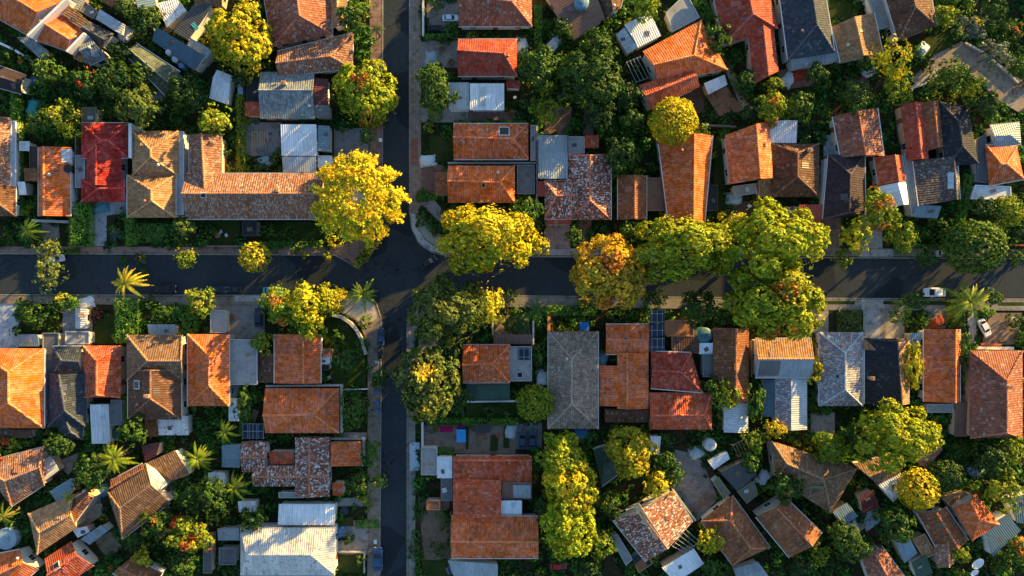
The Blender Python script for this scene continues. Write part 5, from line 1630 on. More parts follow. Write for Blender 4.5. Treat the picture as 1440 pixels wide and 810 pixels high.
T('golden palm with long fronds over the edge of the wide street', 'p', 176, 398, 27, 'go'); T('dark green shrub behind the golden palm on the road edge', 'b', 201, 385, 11, 'mg'); T('narrow green shrub on the kerb above the golden palm', 'b', 172, 367, 9, 'g'); T('small shrub with orange flowers on the kerb above the golden palm', 'b', 198, 364, 10, 'g', bloom=('orange', 0.12))
T('yellow kerb bush at the rounded corner under the golden tree', 'b', 520, 347, 12, 'y'); T('yellow bush at the tip of the rounded corner bed', 'b', 503, 370, 9, 'y'); T('yellow green bush in the middle of the rounded corner bed', 'b', 512, 359, 10, 'yg'); T('upper yellow bush in the rounded corner bed', 'b', 528, 333, 9, 'y')
T('yellow bush on the brick pavement below the mosaic house', 'b', 428, 357, 7, 'go'); T('second yellow bush on the pavement towards the golden tree', 'b', 459, 359, 8, 'go'); T('olive bush beside the two yellow pavement bushes', 'b', 415, 350, 9, 'ol')
T('dark green bush in the front garden of the mosaic house beside the porch', 'b', 378, 324, 14, 'g'); T('spreading green shrub in the middle of the mosaic house garden', 'b', 405, 328, 15, 'g'); T('dark bush below the end of the mosaic house', 'b', 458, 322, 13, 'mg'); T('yellow lit shrub row end under the golden tree', 'b', 468, 338, 13, 'y'); T('yellow shrub under the golden tree by the pavement', 'b', 447, 344, 10, 'yg')
T('lime shrub beside the white table in the mosaic house garden', 'b', 297, 325, 11, 'g')
T('dark clump bush with red flowers above the dark maroon roof', 'b', 34, 86, 17, 'mg', bloom=('orange', 0.12)); T('green garden tree in the deep garden below the white wall', 't', 62, 98, 22, 'g'); T('yellow tipped bush below the grey lean-to of the corner house', 'b', 78, 104, 13, 'yg', bloom=('yellow', 0.15)); T('dark tree with red flowers by the corner terrace gardens', 't', 118, 114, 22, 'mg', bloom=('red', 0.05))
T('pale yellow feathery tree above the orange brown gabled house', 'l', 88, 163, 28, 'yg', bloom=('yellow', 0.12)); T('dark green tree beneath the pale yellow feathery tree', 't', 50, 172, 18, 'mg'); T('green bush at the wall of the deep red hipped house', 'b', 97, 198, 14, 'g')
T('dark pine like tree in the gap beside the olive green roof', 't', 160, 110, 26, 'dg'); T('feathery green tree leaning on the olive green roof', 'l', 192, 104, 20, 'g'); T('large olive grey tree above the deep red and tan hipped roofs', 't', 193, 149, 30, 'ol'); T('bright green bush with one yellow sprig beside the olive flat roof', 'b', 150, 158, 14, 'g', bloom=('yellow', 0.06))
T('dark green round tree beside the olive green roof', 't', 254, 125, 24, 'mg'); T('orange flowered bush between olive green roof and hedge', 'b', 272, 102, 11, 'g', bloom=('orange', 0.15)); T('round green bush above the tan hipped house', 'b', 253, 178, 14, 'g'); T('yellow green bush above the mosaic house corner', 'b', 286, 168, 13, 'yg')
T('dark conifer behind the white ledge at the upper edge', 't', 200, 30, 20, 'dg'); T('green tree between the terrace and the conifer at the upper edge', 't', 172, 8, 16, 'mg'); T('yellow green tree beside the conifer at the upper edge', 't', 212, 22, 14, 'g'); T('dark tree filling the gap under the terrace corner roofs', 't', 168, 72, 18, 'dg')
T('green bush at the picture edge beneath the white garden wall', 'b', 8, 78, 16, 'mg'); T('dark bush at the picture edge above the old brown house', 'b', 4, 132, 12, 'g'); T('dark tree between white tilted shed and olive green roof', 't', 278, 140, 18, 'dg'); T('dark tree under the big yellow lit tree by the white tilted shed', 't', 338, 108, 15, 'dg')
hedge('tall clipped hedge column beside the old brown house', [(14, 130), (25, 130), (26, 200), (16, 200)], 2.4, 'g'); hedge('narrow yellow green hedge from the blue wall to the mosaic house', (332, 132, 343, 244), 2.0, 'yg')
hedge('big rounded green hedge block beside the pale driveway', (97, 284, 125, 346), 2.6, 'g'); hedge('bushy fern green hedge below the tan hipped house', [(174, 306), (188, 306), (190, 344), (178, 344)], 1.8, 'g'); hedge('dark hedge across the front garden of the tan hipped house', (190, 314, 236, 340), 1.3, 'mg')
hedge('long thin hedge in the strip beside the old brown house', (24, 180, 30, 300), 1.6, 'mg'); hedge('low clipped hedge on the verge of the wide street by the olive tree', (84, 351, 111, 357), 0.8, 'g')
hedge('low hedge in front of the mosaic house pavement', (366, 340, 440, 347), 1.0, 'mg')
# east of the narrow street, above the wide street
T('green bushy tree in the front garden of the bright white metal roof', 't', 612, 122, 28, 'mg', 32); T('small green bush behind the low pale wall at the upper edge', 'b', 613, 8, 11, 'g'); T('green bushes along the drive of the plain red brown house', 'b', 625, 54, 13, 'mg', 7)
T('dense green tree behind the plain red brown house', 't', 758, 92, 32, 'mg'); T('bright yellow green tree behind the bright white metal roof', 'l', 770, 152, 24, 'yg', 28); T('deep green broad tree in the middle of the dense grove', 't', 832, 112, 42, 'mg', 40); T('yellow tipped tree between the two dense grove trees', 't', 806, 86, 20, 'yg'); T('dark green tree under the rusty metal roof', 't', 790, 40, 18, 'mg'); T('green tree above the grove by the dark brown gable', 't', 842, 62, 26, 'g')
T('dark green tree below the deep grove by the concrete panel', 't', 848, 160, 24, 'dg'); T('dark tree of the grove beside the rotated orange house', 't', 880, 132, 24, 'dg'); T('green tree with pale tips below the rotated orange house sheds', 't', 890, 165, 20, 'mg')
T('round yellow topped tree below the large rotated orange house', 'd', 949, 168, 33, 'y'); T('small green tree beside the round yellow topped tree', 't', 986, 182, 13, 'ol'); T('dark green tree beside the speckled mosaic house', 't', 876, 216, 25, 'mg', 28); T('small round bush by the small brown gabled house', 'b', 917, 234, 12, 'g'); T('lime bush between mosaic house and small round bush', 'b', 898, 241, 10, 'yg')
T('yellow green tree at the upper edge beside the white gabled shed', 't', 908, 6, 22, 'yg'); T('green garden tree between rotated orange and red brown houses', 't', 1008, 52, 22, 'g', 28); T('dark tree below the stepped red brown house', 't', 1050, 112, 18, 'mg'); T('round yellow green bush tree at the tip of the red brown wing', 't', 1089, 117, 14, 'yg')
T('green tree with orange blossom above the white standing seam roof', 't', 1088, 150, 24, 'yg', bloom=('orange', 0.07)); T('green tree in the yard under the slate house', 't', 1125, 148, 22, 'g'); T('dark tree beside the orange blossom tree', 't', 1058, 156, 18, 'dg'); T('small dark tree in the cluttered yard below slate skirt roof', 't', 1150, 104, 16, 'mg')
T('spiky yellow conifer in front of the pinkish brown gable', 'l', 1258, 82, 30, 'y', 36); T('yellow green feathery tree below the spiky yellow conifer', 'l', 1264, 122, 24, 'yg'); T('dark green tree below the cluttered red yard', 't', 1208, 136, 24, 'mg'); T('green tree between pinkish brown gable and yellow conifer', 't', 1222, 88, 16, 'g')
T('yellow tipped bush tree beside the small lawn at the upper edge', 't', 1327, 22, 18, 'yg'); T('bare grey tree with yellow tuft at the head of the lane', 'l', 1370, 36, 24, 'gr', bloom=('yellow', 0.18)); T('green spiky tree inside the bend of the lane', 'l', 1340, 106, 32, 'g', 26); T('grey leaved bare tree beside the lane near the edge', 'l', 1402, 75, 26, 'gr'); T('dark tree at the end of the lane by the blue grey hip roof', 't', 1392, 146, 22, 'dg', 18)
T('olive tree on the lane edge beside the spiky green tree', 'l', 1366, 125, 16, 'yg'); T('green bush with red flowers at the upper corner beyond the lane', 'b', 1424, 46, 18, 'mg', bloom=('red', 0.10)); T('dark tree at the upper corner beyond the lane', 't', 1400, 18, 20, 'dg'); T('green tree at the edge beside the grey leaved tree', 't', 1436, 92, 16, 'g'); T('dark bush beside the white path of the small lawn', 'b', 1304, 92, 12, 'dg')
T('very large yellow green street tree beside the junction pavement', 't', 682, 334, 58, 'y', 48); T('small golden tree at the end of the very large street tree', 't', 758, 344, 17, 'go'); T('green tree in the garden behind the very large street tree', 't', 738, 302, 24, 'g'); T('yellow bush behind the bright hip end orange house', 'b', 735, 276, 12, 'yg')
T('round dark bush in the junction corner garden', 'b', 614, 322, 15, 'mg'); T('narrow clipped bush on the junction corner', 'b', 592, 308, 10, 'g', 14); T('long green shrub beside the junction corner path', 'b', 628, 306, 11, 'g', 16); T('round green bush before the long junction garden shrub', 'b', 652, 300, 11, 'mg')
T('orange leaved street tree glowing over the wide street', 't', 860, 385, 48, 'or', 46, bloom=('orange', 0.08)); T('large yellow tree overhanging the wide street beside the orange one', 't', 965, 348, 60, 'lg', 46); T('great green gold tree over the wide street', 't', 1092, 342, 62, 'lg', 52); T('great tree with a few orange flowers over the wide street', 't', 1098, 424, 60, 'lg', 50, bloom=('orange', 0.03))
T('green tree squeezed between orange and large yellow street trees', 't', 882, 324, 16, 'g'); T('yellow tree behind the great green gold tree', 't', 1030, 318, 22, 'y'); T('dark green garden tree by the path of the mosaic house', 't', 808, 330, 14, 'g'); T('green bush at the foot of the small brown gabled house', 'b', 850, 330, 16, 'mg')
T('round small tree in the verge beside the brown slab drive', 't', 1186, 364, 14, 'yg'); T('yellow tree between brown slab drive and grey drive', 't', 1206, 330, 23, 'y'); T('orange tinted tree below the half white metal house', 't', 1240, 296, 28, 'yg', bloom=('orange', 0.10)); T('green tree with yellow tips under the grey blue metal roof', 't', 1274, 334, 22, 'yg'); T('small bushy tree on the pavement beside the parked grey car', 't', 1305, 364, 18, 'g', 14)
T('huge dense ball shaped tree at the edge of the wide street', 'd', 1379, 346, 41, 'g', 36); T('dense yellow green tree above the huge ball shaped tree', 'd', 1421, 297, 23, 'yg'); T('dark leafy tree under the white flat block', 't', 1388, 296, 20, 'dg'); T('dark bush on the pavement at the picture edge', 'b', 1432, 362, 15, 'mg'); T('dark shrub under the lichen covered roof', 'b', 1326, 318, 16, 'mg'); T('yellow flowered shrub by the hedge under the lichen covered roof', 'b', 1312, 310, 10, 'yg'); T('dark tree at the edge beside the dense yellow green tree', 't', 1440, 330, 16, 'dg')
hedge('dark clipped hedge beside the grey concrete roof at the upper edge', [(972, -10), (990, -10), (1004, 26), (990, 30)], 2.2, 'g'); hedge('long leaning hedge wall beside the dark block garden', [(1358, 244), (1369, 246), (1358, 316), (1346, 316)], 2.2, 'g'); hedge('curved low hedge in the garden of the bright white metal roof', [(602, 150), (622, 148), (620, 168), (604, 170)], 0.9, 'yg'); hedge('thin hedge between bright white roof and skylight orange house', (640, 169, 735, 174), 1.2, 'g'); hedge('low hedge beside the brick red porch garden', (586, 273, 624, 281), 1.0, 'g')
hedge('dark hedge row along the plain red brown house drive', (596, 47, 642, 54), 1.3, 'mg'); hedge('green hedge line at the back of the speckled house', (752, 8, 762, 62), 1.8, 'g'); hedge('narrow hedge behind the mosaic courtyard wall', (753, 178, 757, 296), 1.4, 'mg')
hedge('hedge along the pavement before the grey blue metal roof', (1260, 344, 1336, 349), 1.1, 'mg')
# west of the narrow street, below the wide street
T('broad dark green bush over the pale edge driveway', 'b', 42, 440, 27, 'mg', 22); T('dark green bush with yellow sprigs beside the broad edge bush', 'b', 88, 424, 24, 'g', 18, bloom=('yellow', 0.12)); T('dark purple shrub beside the hedge block', 'b', 134, 443, 13, 'pu'); T('green bush in the garden beside the hedge block', 'b', 222, 440, 18, 'mg', 14); T('dark shrub along the pavement by the hedge block', 'b', 205, 426, 12, 'g')
T('yellow flecked tree on the front pavement of the wide street', 't', 277, 424, 22, 'yg', bloom=('yellow', 0.06)); T('tall lime plant at the roof edge of the big grey brown house', 'b', 251, 475, 9, 'y', 11); T('small round green bush at the edge beside the blue shed', 'b', 22, 466, 9, 'g')
T('yellow green street tree beside the dark blue parked car', 't', 394, 431, 28, 'yg', bloom=('orange', 0.08)); T('golden street tree in the middle of the corner garden row', 't', 430, 426, 30, 'y'); T('bright yellow street tree next to the golden one', 't', 458, 422, 24, 'y'); T('yellow bush at the end of the golden street trees by the plaza', 'b', 480, 416, 14, 'go'); T('green yellow tree below the golden street tree', 't', 436, 456, 22, 'yg')
T('small yellow flecked tree over the grey concrete roof', 't', 366, 482, 17, 'yg'); T('green gold palm on the corner plaza', 'p', 510, 414, 25, 'yg'); T('green bush behind the curved pale wall', 'b', 514, 452, 11, 'g'); T('green tree on the corner lawn beside the plain square orange house', 't', 486, 508, 22, 'mg'); T('dark bush on the corner lawn near the curved pale wall', 'b', 474, 478, 15, 'g')
T('round green kerb tree beside the narrow street', 't', 531, 532, 14, 'g', 17); T('full green tree in front of the long orange house', 't', 499, 578, 23, 'g', 28); T('green hedge like tree beside the flat orange garage', 't', 521, 640, 15, 'g', 20); T('yellowish kerb tree below the flat orange garage', 't', 532, 679, 12, 'yg'); T('green garden tree below the flat orange garage', 't', 502, 682, 19, 'mg'); T('yellow flowered bush in the garden under the flat orange garage', 'b', 514, 704, 11, 'yg', bloom=('yellow', 0.2))
T('lime palm in the crossing of gardens under the white lean-to', 'p', 160, 645, 27, 'yg'); T('lime green palm between peeling roof and mosaic house', 'p', 277, 645, 24, 'yg'); T('olive palm under the brown yard of the orange hipped house', 'p', 316, 608, 20, 'yg'); T('yellow hearted palm among dark trees below the blue grey shed', 'p', 330, 686, 24, 'yg')
T('dark green round tree beside the lime palm', 't', 128, 665, 27, 'mg'); T('green tree beside the white lean-to of the dark red house', 't', 186, 606, 22, 'g'); T('dark green tree above the brown speckled edge house', 't', 82, 626, 18, 'mg'); T('olive shrub beside the slate house', 'b', 62, 606, 14, 'ol'); T('yellow plant growing over the ridge of the slate house', 'b', 83, 574, 8, 'y')
T('flowering tree blazing red and orange near the lower edge', 't', 262, 752, 30, 'yg', bloom=('red', 0.10)); T('green tree with orange flecks beside the blazing flowering tree', 't', 222, 738, 24, 'g', bloom=('orange', 0.05)); T('dark green tree below the lime palm by the mosaic house', 't', 298, 700, 28, 'mg'); T('dark tree above the blazing flowering tree', 't', 268, 700, 22, 'mg'); T('yellow flowered tree over the brown gable at the lower edge', 't', 198, 786, 14, 'y', bloom=('yellow', 0.25)); T('green tree beneath the blazing flowering tree at the lower edge', 't', 255, 796, 22, 'mg')
T('small lime palm beside the tan brown crossed house', 'p', 95, 700, 13, 'y'); T('yellow palm at the picture edge beside the round blue tank', 'p', 5, 726, 16, 'yg'); T('red and orange flowering bush at the picture edge', 'b', 10, 628, 22, 'yg', bloom=('red', 0.2)); T('orange lit bush beside the red flowering edge bush', 'b', 38, 622, 13, 'ol')
T('round green tree beside the small white roof above the silver house', 't', 354, 735, 19, 'g'); T('dark green bush at the back of the silver house', 'b', 318, 730, 14, 'mg'); T('green tree in the yard of the long orange house', 't', 342, 566, 14, 'mg', 26); T('green bush under the long orange house', 'b', 380, 616, 13, 'g'); T('fern green bush between peeling roof and dark red awning', 'b', 238, 618, 14, 'g'); T('climbing green plant on the wall between the two hipped houses', 'b', 257, 556, 8, 'g', 16); T('green bush in the yard beside the orange hipped house', 'b', 286, 600, 14, 'mg')
T('dark green bush row in the silver house front garden', 'b', 490, 758, 10, 'mg'); T('green yellow bush at the corner of the silver house roof', 'b', 448, 806, 13, 'ol'); T('bush beside the kerb near the parked blue car', 'b', 505, 790, 10, 'g'); T('dark tree in the lower corner beside the golden brown house', 't', 185, 762, 14, 'mg'); T('small flower bush by the lower edge beside the brown gable', 'b', 155, 800, 9, 'g', bloom=('red', 0.2)); T('dark bush at the lower edge beside grey square shed', 'b', 330, 802, 14, 'dg')
hedge('tall clipped hedge block on the front garden beside the grey shed', (161, 420, 194, 482), 2.4, 'g'); hedge('narrow green hedge beside the long white lean-to', (115, 566, 127, 618), 1.8, 'g'); hedge('green hedge between white lean-to yard and peeling roof', (172, 558, 186, 592), 1.8, 'g'); hedge('low hedge across the silver house front garden', (500, 732, 532, 743), 1.0, 'g'); hedge('front hedge along the grey shed garden', (224, 432, 256, 448), 1.1, 'mg'); hedge('upright hedge by the yellow flecked pavement tree', (256, 440, 276, 476), 1.6, 'g'); hedge('dark hedge between court and yard of the long orange house', (336, 545, 346, 612), 1.6, 'mg')
# east of the narrow street, below the wide street
T('large olive tree at the corner of both streets', 't', 628, 438, 48, 'ol', 44); T('golden orange tree growing into the large olive corner tree', 't', 682, 430, 27, 'go', 32); T('green bush at the tip of the junction pavement', 'b', 590, 414, 11, 'g'); T('olive tree with yellow flowers leaning over the narrow street', 't', 600, 538, 44, 'ol', 48, bloom=('yellow', 0.07)); T('dark tree between the olive trees of the narrow street', 't', 632, 492, 20, 'dg'); T('dark tree on the garden side of the yellow flowered olive tree', 't', 646, 560, 18, 'mg')
T('round clipped green tree beside the grey weathered hipped house', 'd', 753, 568, 26, 'yg'); T('green tree between solar panels and grey weathered house', 't', 757, 502, 15, 'g', 22, top=3.0); T('dark tree over the courtyard above the rusty porch', 't', 724, 456, 20, 'mg', top=3.6); T('green palm standing in the pavement hedge', 'p', 755, 434, 19, 'g'); T('dark bush at the kerb beside the golden orange tree', 'b', 718, 416, 13, 'g'); T('orange tipped bush on the kerb below the orange street tree', 'b', 822, 424, 16, 'yg', 10, bloom=('orange', 0.15)); T('dark shrub mass in the dark green garden', 'b', 690, 578, 18, 'dg', 12); T('small shrub by the wall of the dark green garden', 'b', 716, 584, 9, 'g')
T('dark green tree over the pavement between the packed row houses', 't', 986, 432, 28, 'mg', 26); T('small dark tree at the kerb under the orange street tree', 't', 921, 420, 17, 'mg', 13); T('dark bush in front of the plain stepped orange house', 'b', 868, 446, 18, 'mg', 12); T('yellow bush hanging over the garden fence by the orange street tree', 'b', 848, 424, 12, 'yg'); T('dark bush beside the plain stepped orange house front', 'b', 898, 446, 12, 'g')
T('dark tree below the flowering great tree by the tan wide house', 't', 1050, 448, 16, 'mg'); T('small green bush in the gap of the packed row', 'b', 916, 541, 7, 'g'); T('green tree below the red brown house in the packed row', 't', 1003, 544, 14, 'g'); T('yellow green tree beside the long rust brown house', 't', 1022, 556, 18, 'yg', 26); T('tall green climbing tree beside the white blue metal gable', 't', 1063, 566, 15, 'g', 28); T('golden bush beneath the mottled grey white house', 't', 1090, 604, 18, 'go', 14); T('yellow green tree below the golden bush', 't', 1062, 622, 17, 'yg', 20); T('yellow tree beside the blue white flaked hipped house', 't', 1147, 520, 14, 'y', 20); T('dark green bush below the blue white flaked house', 'b', 1146, 552, 13, 'mg')
T('yellow green tree near the kerb beside the pale path', 'l', 1268, 440, 20, 'yg'); T('green kerb tree below the white parked car', 't', 1286, 424, 18, 'g', 14); T('big palm with orange heart on the verge of the wide street', 'p', 1364, 424, 34, 'yg'); T('dark green tree beside the big verge palm', 't', 1398, 418, 14, 'mg'); T('dark green shrub between white car and big verge palm', 'b', 1342, 416, 13, 'mg', 9); T('yellow lit tree between black roofed and narrow orange houses', 't', 1286, 516, 17, 'y', 34); T('magenta flowering bush between the narrow orange and big brown houses', 'b', 1355, 550, 11, 'mg', bloom=('magenta', 0.6))
T('dark hedge like tree between narrow orange and big brown houses', 't', 1357, 500, 12, 'mg', 34); T('green bush under the big verge palm', 'b', 1350, 452, 15, 'mg'); T('bush beside the parked white pickup', 'b', 1428, 452, 14, 'g'); T('dark bush row at the picture edge below the pavement', 'b', 1436, 476, 11, 'g')
T('tall yellow tree above the very large rust red house corner', 't', 790, 644, 34, 'lg', 30); T('great yellow tree in the middle beside the very large rust red house', 't', 803, 688, 36, 'y', 38); T('great yellow tree at the foot of the very large rust red house', 't', 800, 742, 37, 'lg', 40); T('dark tree at the court wall of the very large rust red house', 't', 764, 716, 18, 'dg')
T('orange yellow tree above the lit mosaic house', 't', 888, 634, 34, 'go'); T('small orange yellow tree leaning on the lit mosaic house', 't', 926, 684, 21, 'go'); T('dark green tree beside the grey court', 't', 950, 668, 16, 'mg'); T('yellow flecked tree beside the lit mosaic house wall', 't', 848, 766, 22, 'yg'); T('dark tree at the lower edge below the great yellow trees', 't', 828, 800, 20, 'dg'); T('green bush beside the dark green hipped roof', 'b', 862, 672, 14, 'g'); T('green tree between dark green roof and lit mosaic house', 't', 858, 712, 18, 'mg'); T('dark green tree behind the white sheet roof', 't', 936, 648, 15, 'mg')
T('lime hedge tree between lit mosaic and dark brown diagonal houses', 't', 1000, 762, 17, 'y', 22); T('dark bush beneath the dark brown diagonal house', 'b', 1018, 800, 16, 'mg'); T('dark green tree with one orange bloom above the red brown gable', 't', 1106, 684, 25, 'mg', bloom=('orange', 0.02)); T('green tree beside the pale frame shed', 't', 1056, 650, 16, 'g'); T('dark tree at the lower edge below the open frame', 't', 1000, 800, 15, 'mg')
T('great yellow tree spreading below the black roofed house', 't', 1265, 618, 50, 'lg', 44); T('dark green tree joined to the great yellow tree', 't', 1214, 620, 26, 'mg'); T('yellow green tree above the wide taupe house', 't', 1172, 630, 27, 'yg', 24); T('round golden tree beside the patched roof of scraps', 'd', 1297, 691, 28, 'go'); T('round dark green tree near the flecked roof', 'd', 1335, 670, 25, 'mg', 22); T('loose yellow green tree over the dark blue roof at the edge', 'l', 1418, 690, 32, 'yg'); T('dark tree in the wooded corner below the big brown orange house', 't', 1400, 648, 26, 'dg'); T('green clipped bush below the rusty red strip roof', 'b', 1356, 632, 17, 'mg', 12); T('yellow tipped tree at the edge below the big brown orange house', 't', 1424, 632, 20, 'yg')
T('dark green spreading tree beside the maroon yard roof', 't', 1262, 742, 28, 'mg'); T('green tree with fern like crown near the lower edge', 't', 1200, 766, 28, 'mg'); T('dark bush at the lower edge beside the orange patched roof', 'b', 1172, 796, 20, 'mg'); T('yellow sprig tree beside the red brown gable foot', 't', 1154, 782, 16, 'yg'); T('green tree beside the brown rough roofed house', 't', 1352, 780, 14, 'yg'); T('bush in the lower corner beside the dark blue fan roof', 'b', 1412, 792, 20, 'mg'); T('dark tree in the lower corner at the picture edge', 't', 1436, 776, 16, 'mg', bloom=('orange', 0.05)); T('dark green tree beside the red parked car', 't', 1130, 800, 18, 'dg'); T('green tree between taupe house terrace and brown gable', 't', 1180, 748, 14, 'g')
T('green bush at the pavement of the brown soil beds', 'b', 590, 716, 11, 'mg', 22); T('leafy bush by the stained flat strip', 'b', 624, 730, 11, 'g', 18); T('dark shrub at the lower pavement of the narrow street', 'b', 584, 772, 12, 'mg', 20); T('dark bush under the brown soil beds', 'b', 618, 776, 14, 'mg'); T('lime bush under the very large rust red house', 'b', 710, 802, 11, 'g')
hedge('clipped hedge on top of the pavement wall beneath the wide street', (768, 430, 840, 444), 1.6, 'mg')
hedge('low grass green hedge closing the dark green garden', (600, 588, 730, 598), 1.0, 'g'); hedge('small clipped hedge on the garage forecourt', (615, 630, 638, 641), 0.9, 'g'); hedge('red planting bed shrub block in front of the flaked hipped house', (1178, 436, 1212, 465), 0.9, 'ol'); hedge('tall dark hedge between narrow orange and big brown houses', (1352, 470, 1362, 545), 2.2, 'mg'); hedge('yellow green hedge along the diagonal court wall', [(984, 738), (992, 734), (1012, 772), (1002, 778)], 1.8, 'y')
hedge('curved clipped hedge between wooded corner and great yellow tree', [(1336, 628), (1374, 622), (1374, 638), (1340, 644)], 1.4, 'g')
# ------------------------------------------------------------------ cars
car('white parked car with brown ends on the wide street', 1315, 411, 180, (0.70, 0.74, 0.78), 31, 0.01)
car('black parked car at the kerb of the wide street beside the golden palm', 231, 406, 0, (0.012, 0.012, 0.014), 31, 0.01)
car('dark blue parked car at the kerb close to the yellow flecked tree', 304, 407, 0, (0.02, 0.035, 0.05), 26, 0.01); car('small dark grey parked car behind the dark blue one on the wide street', 329, 407, 180, (0.035, 0.04, 0.045), 20, 0.01)
car('teal parked car half under the yellow green street tree', 383, 409, 0, (0.10, 0.34, 0.36), 28, 0.01)
car('dark car turning through the junction by the pale corner pavement', 602, 369, 35, (0.015, 0.022, 0.03), 25, 0.01)
car('dark blue car on the grey driveway beside the yellow green street tree', 363, 446, 90, (0.015, 0.03, 0.06), 28, 0.1)
car('blue car on the pavement edge of the narrow street by the curved wall', 535, 474, 90, (0.02, 0.06, 0.14), 24, 0.13); car('black car behind the blue one beside the narrow street', 534, 496, 90, (0.012, 0.014, 0.02), 18, 0.13)
car('blue car parked beside the narrow street near the lower edge', 531, 787, 90, (0.02, 0.07, 0.17), 33, 0.13)
car('pale blue white car on the drive of the speckled house', 633, 24, 0, (0.55, 0.66, 0.74), 22, 0.12); car('black car beside the pale blue white one on the drive', 612, 39, 0, (0.012, 0.012, 0.014), 22, 0.12)
car('navy car nearer the grey weathered house in the walled yard', 749, 619, 90, (0.02, 0.05, 0.10), 26, 0.2); car('navy car nearer the soil path in the walled yard', 735, 619, 90, (0.025, 0.055, 0.10), 26, 0.2)
car('red car parked under the dark trees at the lower edge', 785, 797, 0, (0.42, 0.02, 0.025), 23, 0.05); car('grey white car parked on the pavement beside the huge ball shaped tree', 1329, 356, 0, (0.5, 0.54, 0.58), 22, 0.13)
car('silver car half hidden under the olive loose tree', 76, 364, 10, (0.55, 0.56, 0.60), 26, 0.02); car('white pickup like car on the brown dirt yard under the big verge palm', 1386, 461, -62, (0.70, 0.74, 0.78), 26, 0.2)
car('blue car among the clutter at the lower edge below the very large house', 640, 800, 20, (0.08, 0.12, 0.17), 26, 0.02)
# ------------------------------------------------------------------ yard things
canopy('magenta cloth canopy in the brown yard', 618, 599, 637, 608, (0.20, 0.008, 0.06)); canopy('bright blue cloth canopy in the brown yard', 642, 604, 655, 622, (0.04, 0.26, 0.62)); canopy('white rimmed dark canopy on the stone court', 667, 597, 690, 609, (0.05, 0.05, 0.055))
canopy('purple black canopy behind the bright blue one', 643, 597, 654, 604, (0.06, 0.015, 0.05), 2.0)
canopy('blue cloth canopy on the dark court before the grey weathered house', 815, 453, 828, 465, (0.03, 0.16, 0.48), 2.0); canopy('small blue canopy beside the huge ball shaped tree', 1338, 324, 1350, 333, (0.03, 0.12, 0.36), 2.0)
tank('teal domed tank in the packed row', 991, 471, 10.5, (0.045, 0.13, 0.17), 0, 2.8); tank('round green pool tank beside the long white lean-to', 162, 610, 7, (0.04, 0.10, 0.06), 0, 1.6, False); tank('round blue white tank at the picture edge by the yellow palm', 8, 758, 15, (0.30, 0.40, 0.46), 0, 1.8, False)
tank('white domed tank in the cluttered grey court', 999, 626, 8.5, (0.42, 0.46, 0.49), 0, 2.2)
tank('blue barrel tank on the rusty brown roof', 818, 3, 10, (0.10, 0.22, 0.30), 3.4, 1.4); tank('first grey box tank side round lid beside the blue corrugated roof', 237, 73, 4.5, (0.42, 0.46, 0.48), 0, 3.2) ; tank('middle grey round tank beside the blue corrugated roof', 246, 83, 4.5, (0.42, 0.46, 0.48), 0, 3.0); tank('blue round tank closing the row beside the blue corrugated roof', 255, 92, 4, (0.10, 0.20, 0.36), 0, 2.8)
tank('dark blue pool tank in the silver house front yard', 484, 719, 6, (0.02, 0.05, 0.06), 0, 0.7, False); tank('black tank beside the white patch of the orange brown gabled house', 95, 237, 6, (0.02, 0.02, 0.022), 0, 3.2)
bin_('blue wheelie bin on the pavement below the round kerb tree', 531, 552, (0.03, 0.12, 0.36)); bin_('second blue wheelie bin lower along the same pavement', 531, 566, (0.03, 0.12, 0.36)); bin_('third blue wheelie bin at the end of the pavement row', 531, 578, (0.03, 0.13, 0.38)); bin_('pale blue bin below the black parked car', 530, 510, (0.12, 0.30, 0.42)); bin_('white bin on the pavement beside the tree on the grey yard', 535, 197, (0.7, 0.7, 0.7))
bin_('pale bin beside the parked blue car near the lower edge', 528, 762, (0.35, 0.48, 0.55))
dish('large white satellite dish at the lower edge beside the rough brown house', 1375, 792, 9); dish('small white satellite dish beside the large one at the lower edge', 1371, 805, 6)
table_set('round timber table in the mosaic house garden', 306, 330); table_set('round table in the stone court under the dark canopy', 676, 616); table_set('round table in the silver house front yard', 484, 750)
pergola('dark solar pergola between orange and red brown houses', [(914, 437), (934, 435), (934, 492), (913, 494)], 3.0, (0.05, 0.06, 0.08), 4, cover='solar'); pergola('dark solar canopy in the yard of the long orange house', (342, 596, 371, 616), 2.4, (0.25, 0.27, 0.3), 4, cover='solar')
pergola('dark timber pergola on the concrete court beside the broad white metal roof', (355, 186, 376, 219), 2.4, (0.05, 0.055, 0.06), 7); pergola('open grey frame above the ribbed metal roof at the lower edge', [(946, 768), (964, 744), (984, 762), (962, 776)], 2.6, (0.35, 0.35, 0.34), 6)
pergola('grey frame behind the large rotated orange house', [(881, 88), (900, 80), (916, 108), (894, 116)], 2.6, (0.30, 0.33, 0.33), 5); pergola('brown timber frame beside the wide taupe house', [(1030, 626), (1046, 618), (1054, 634), (1038, 642)], 2.2, (0.26, 0.17, 0.12), 5)
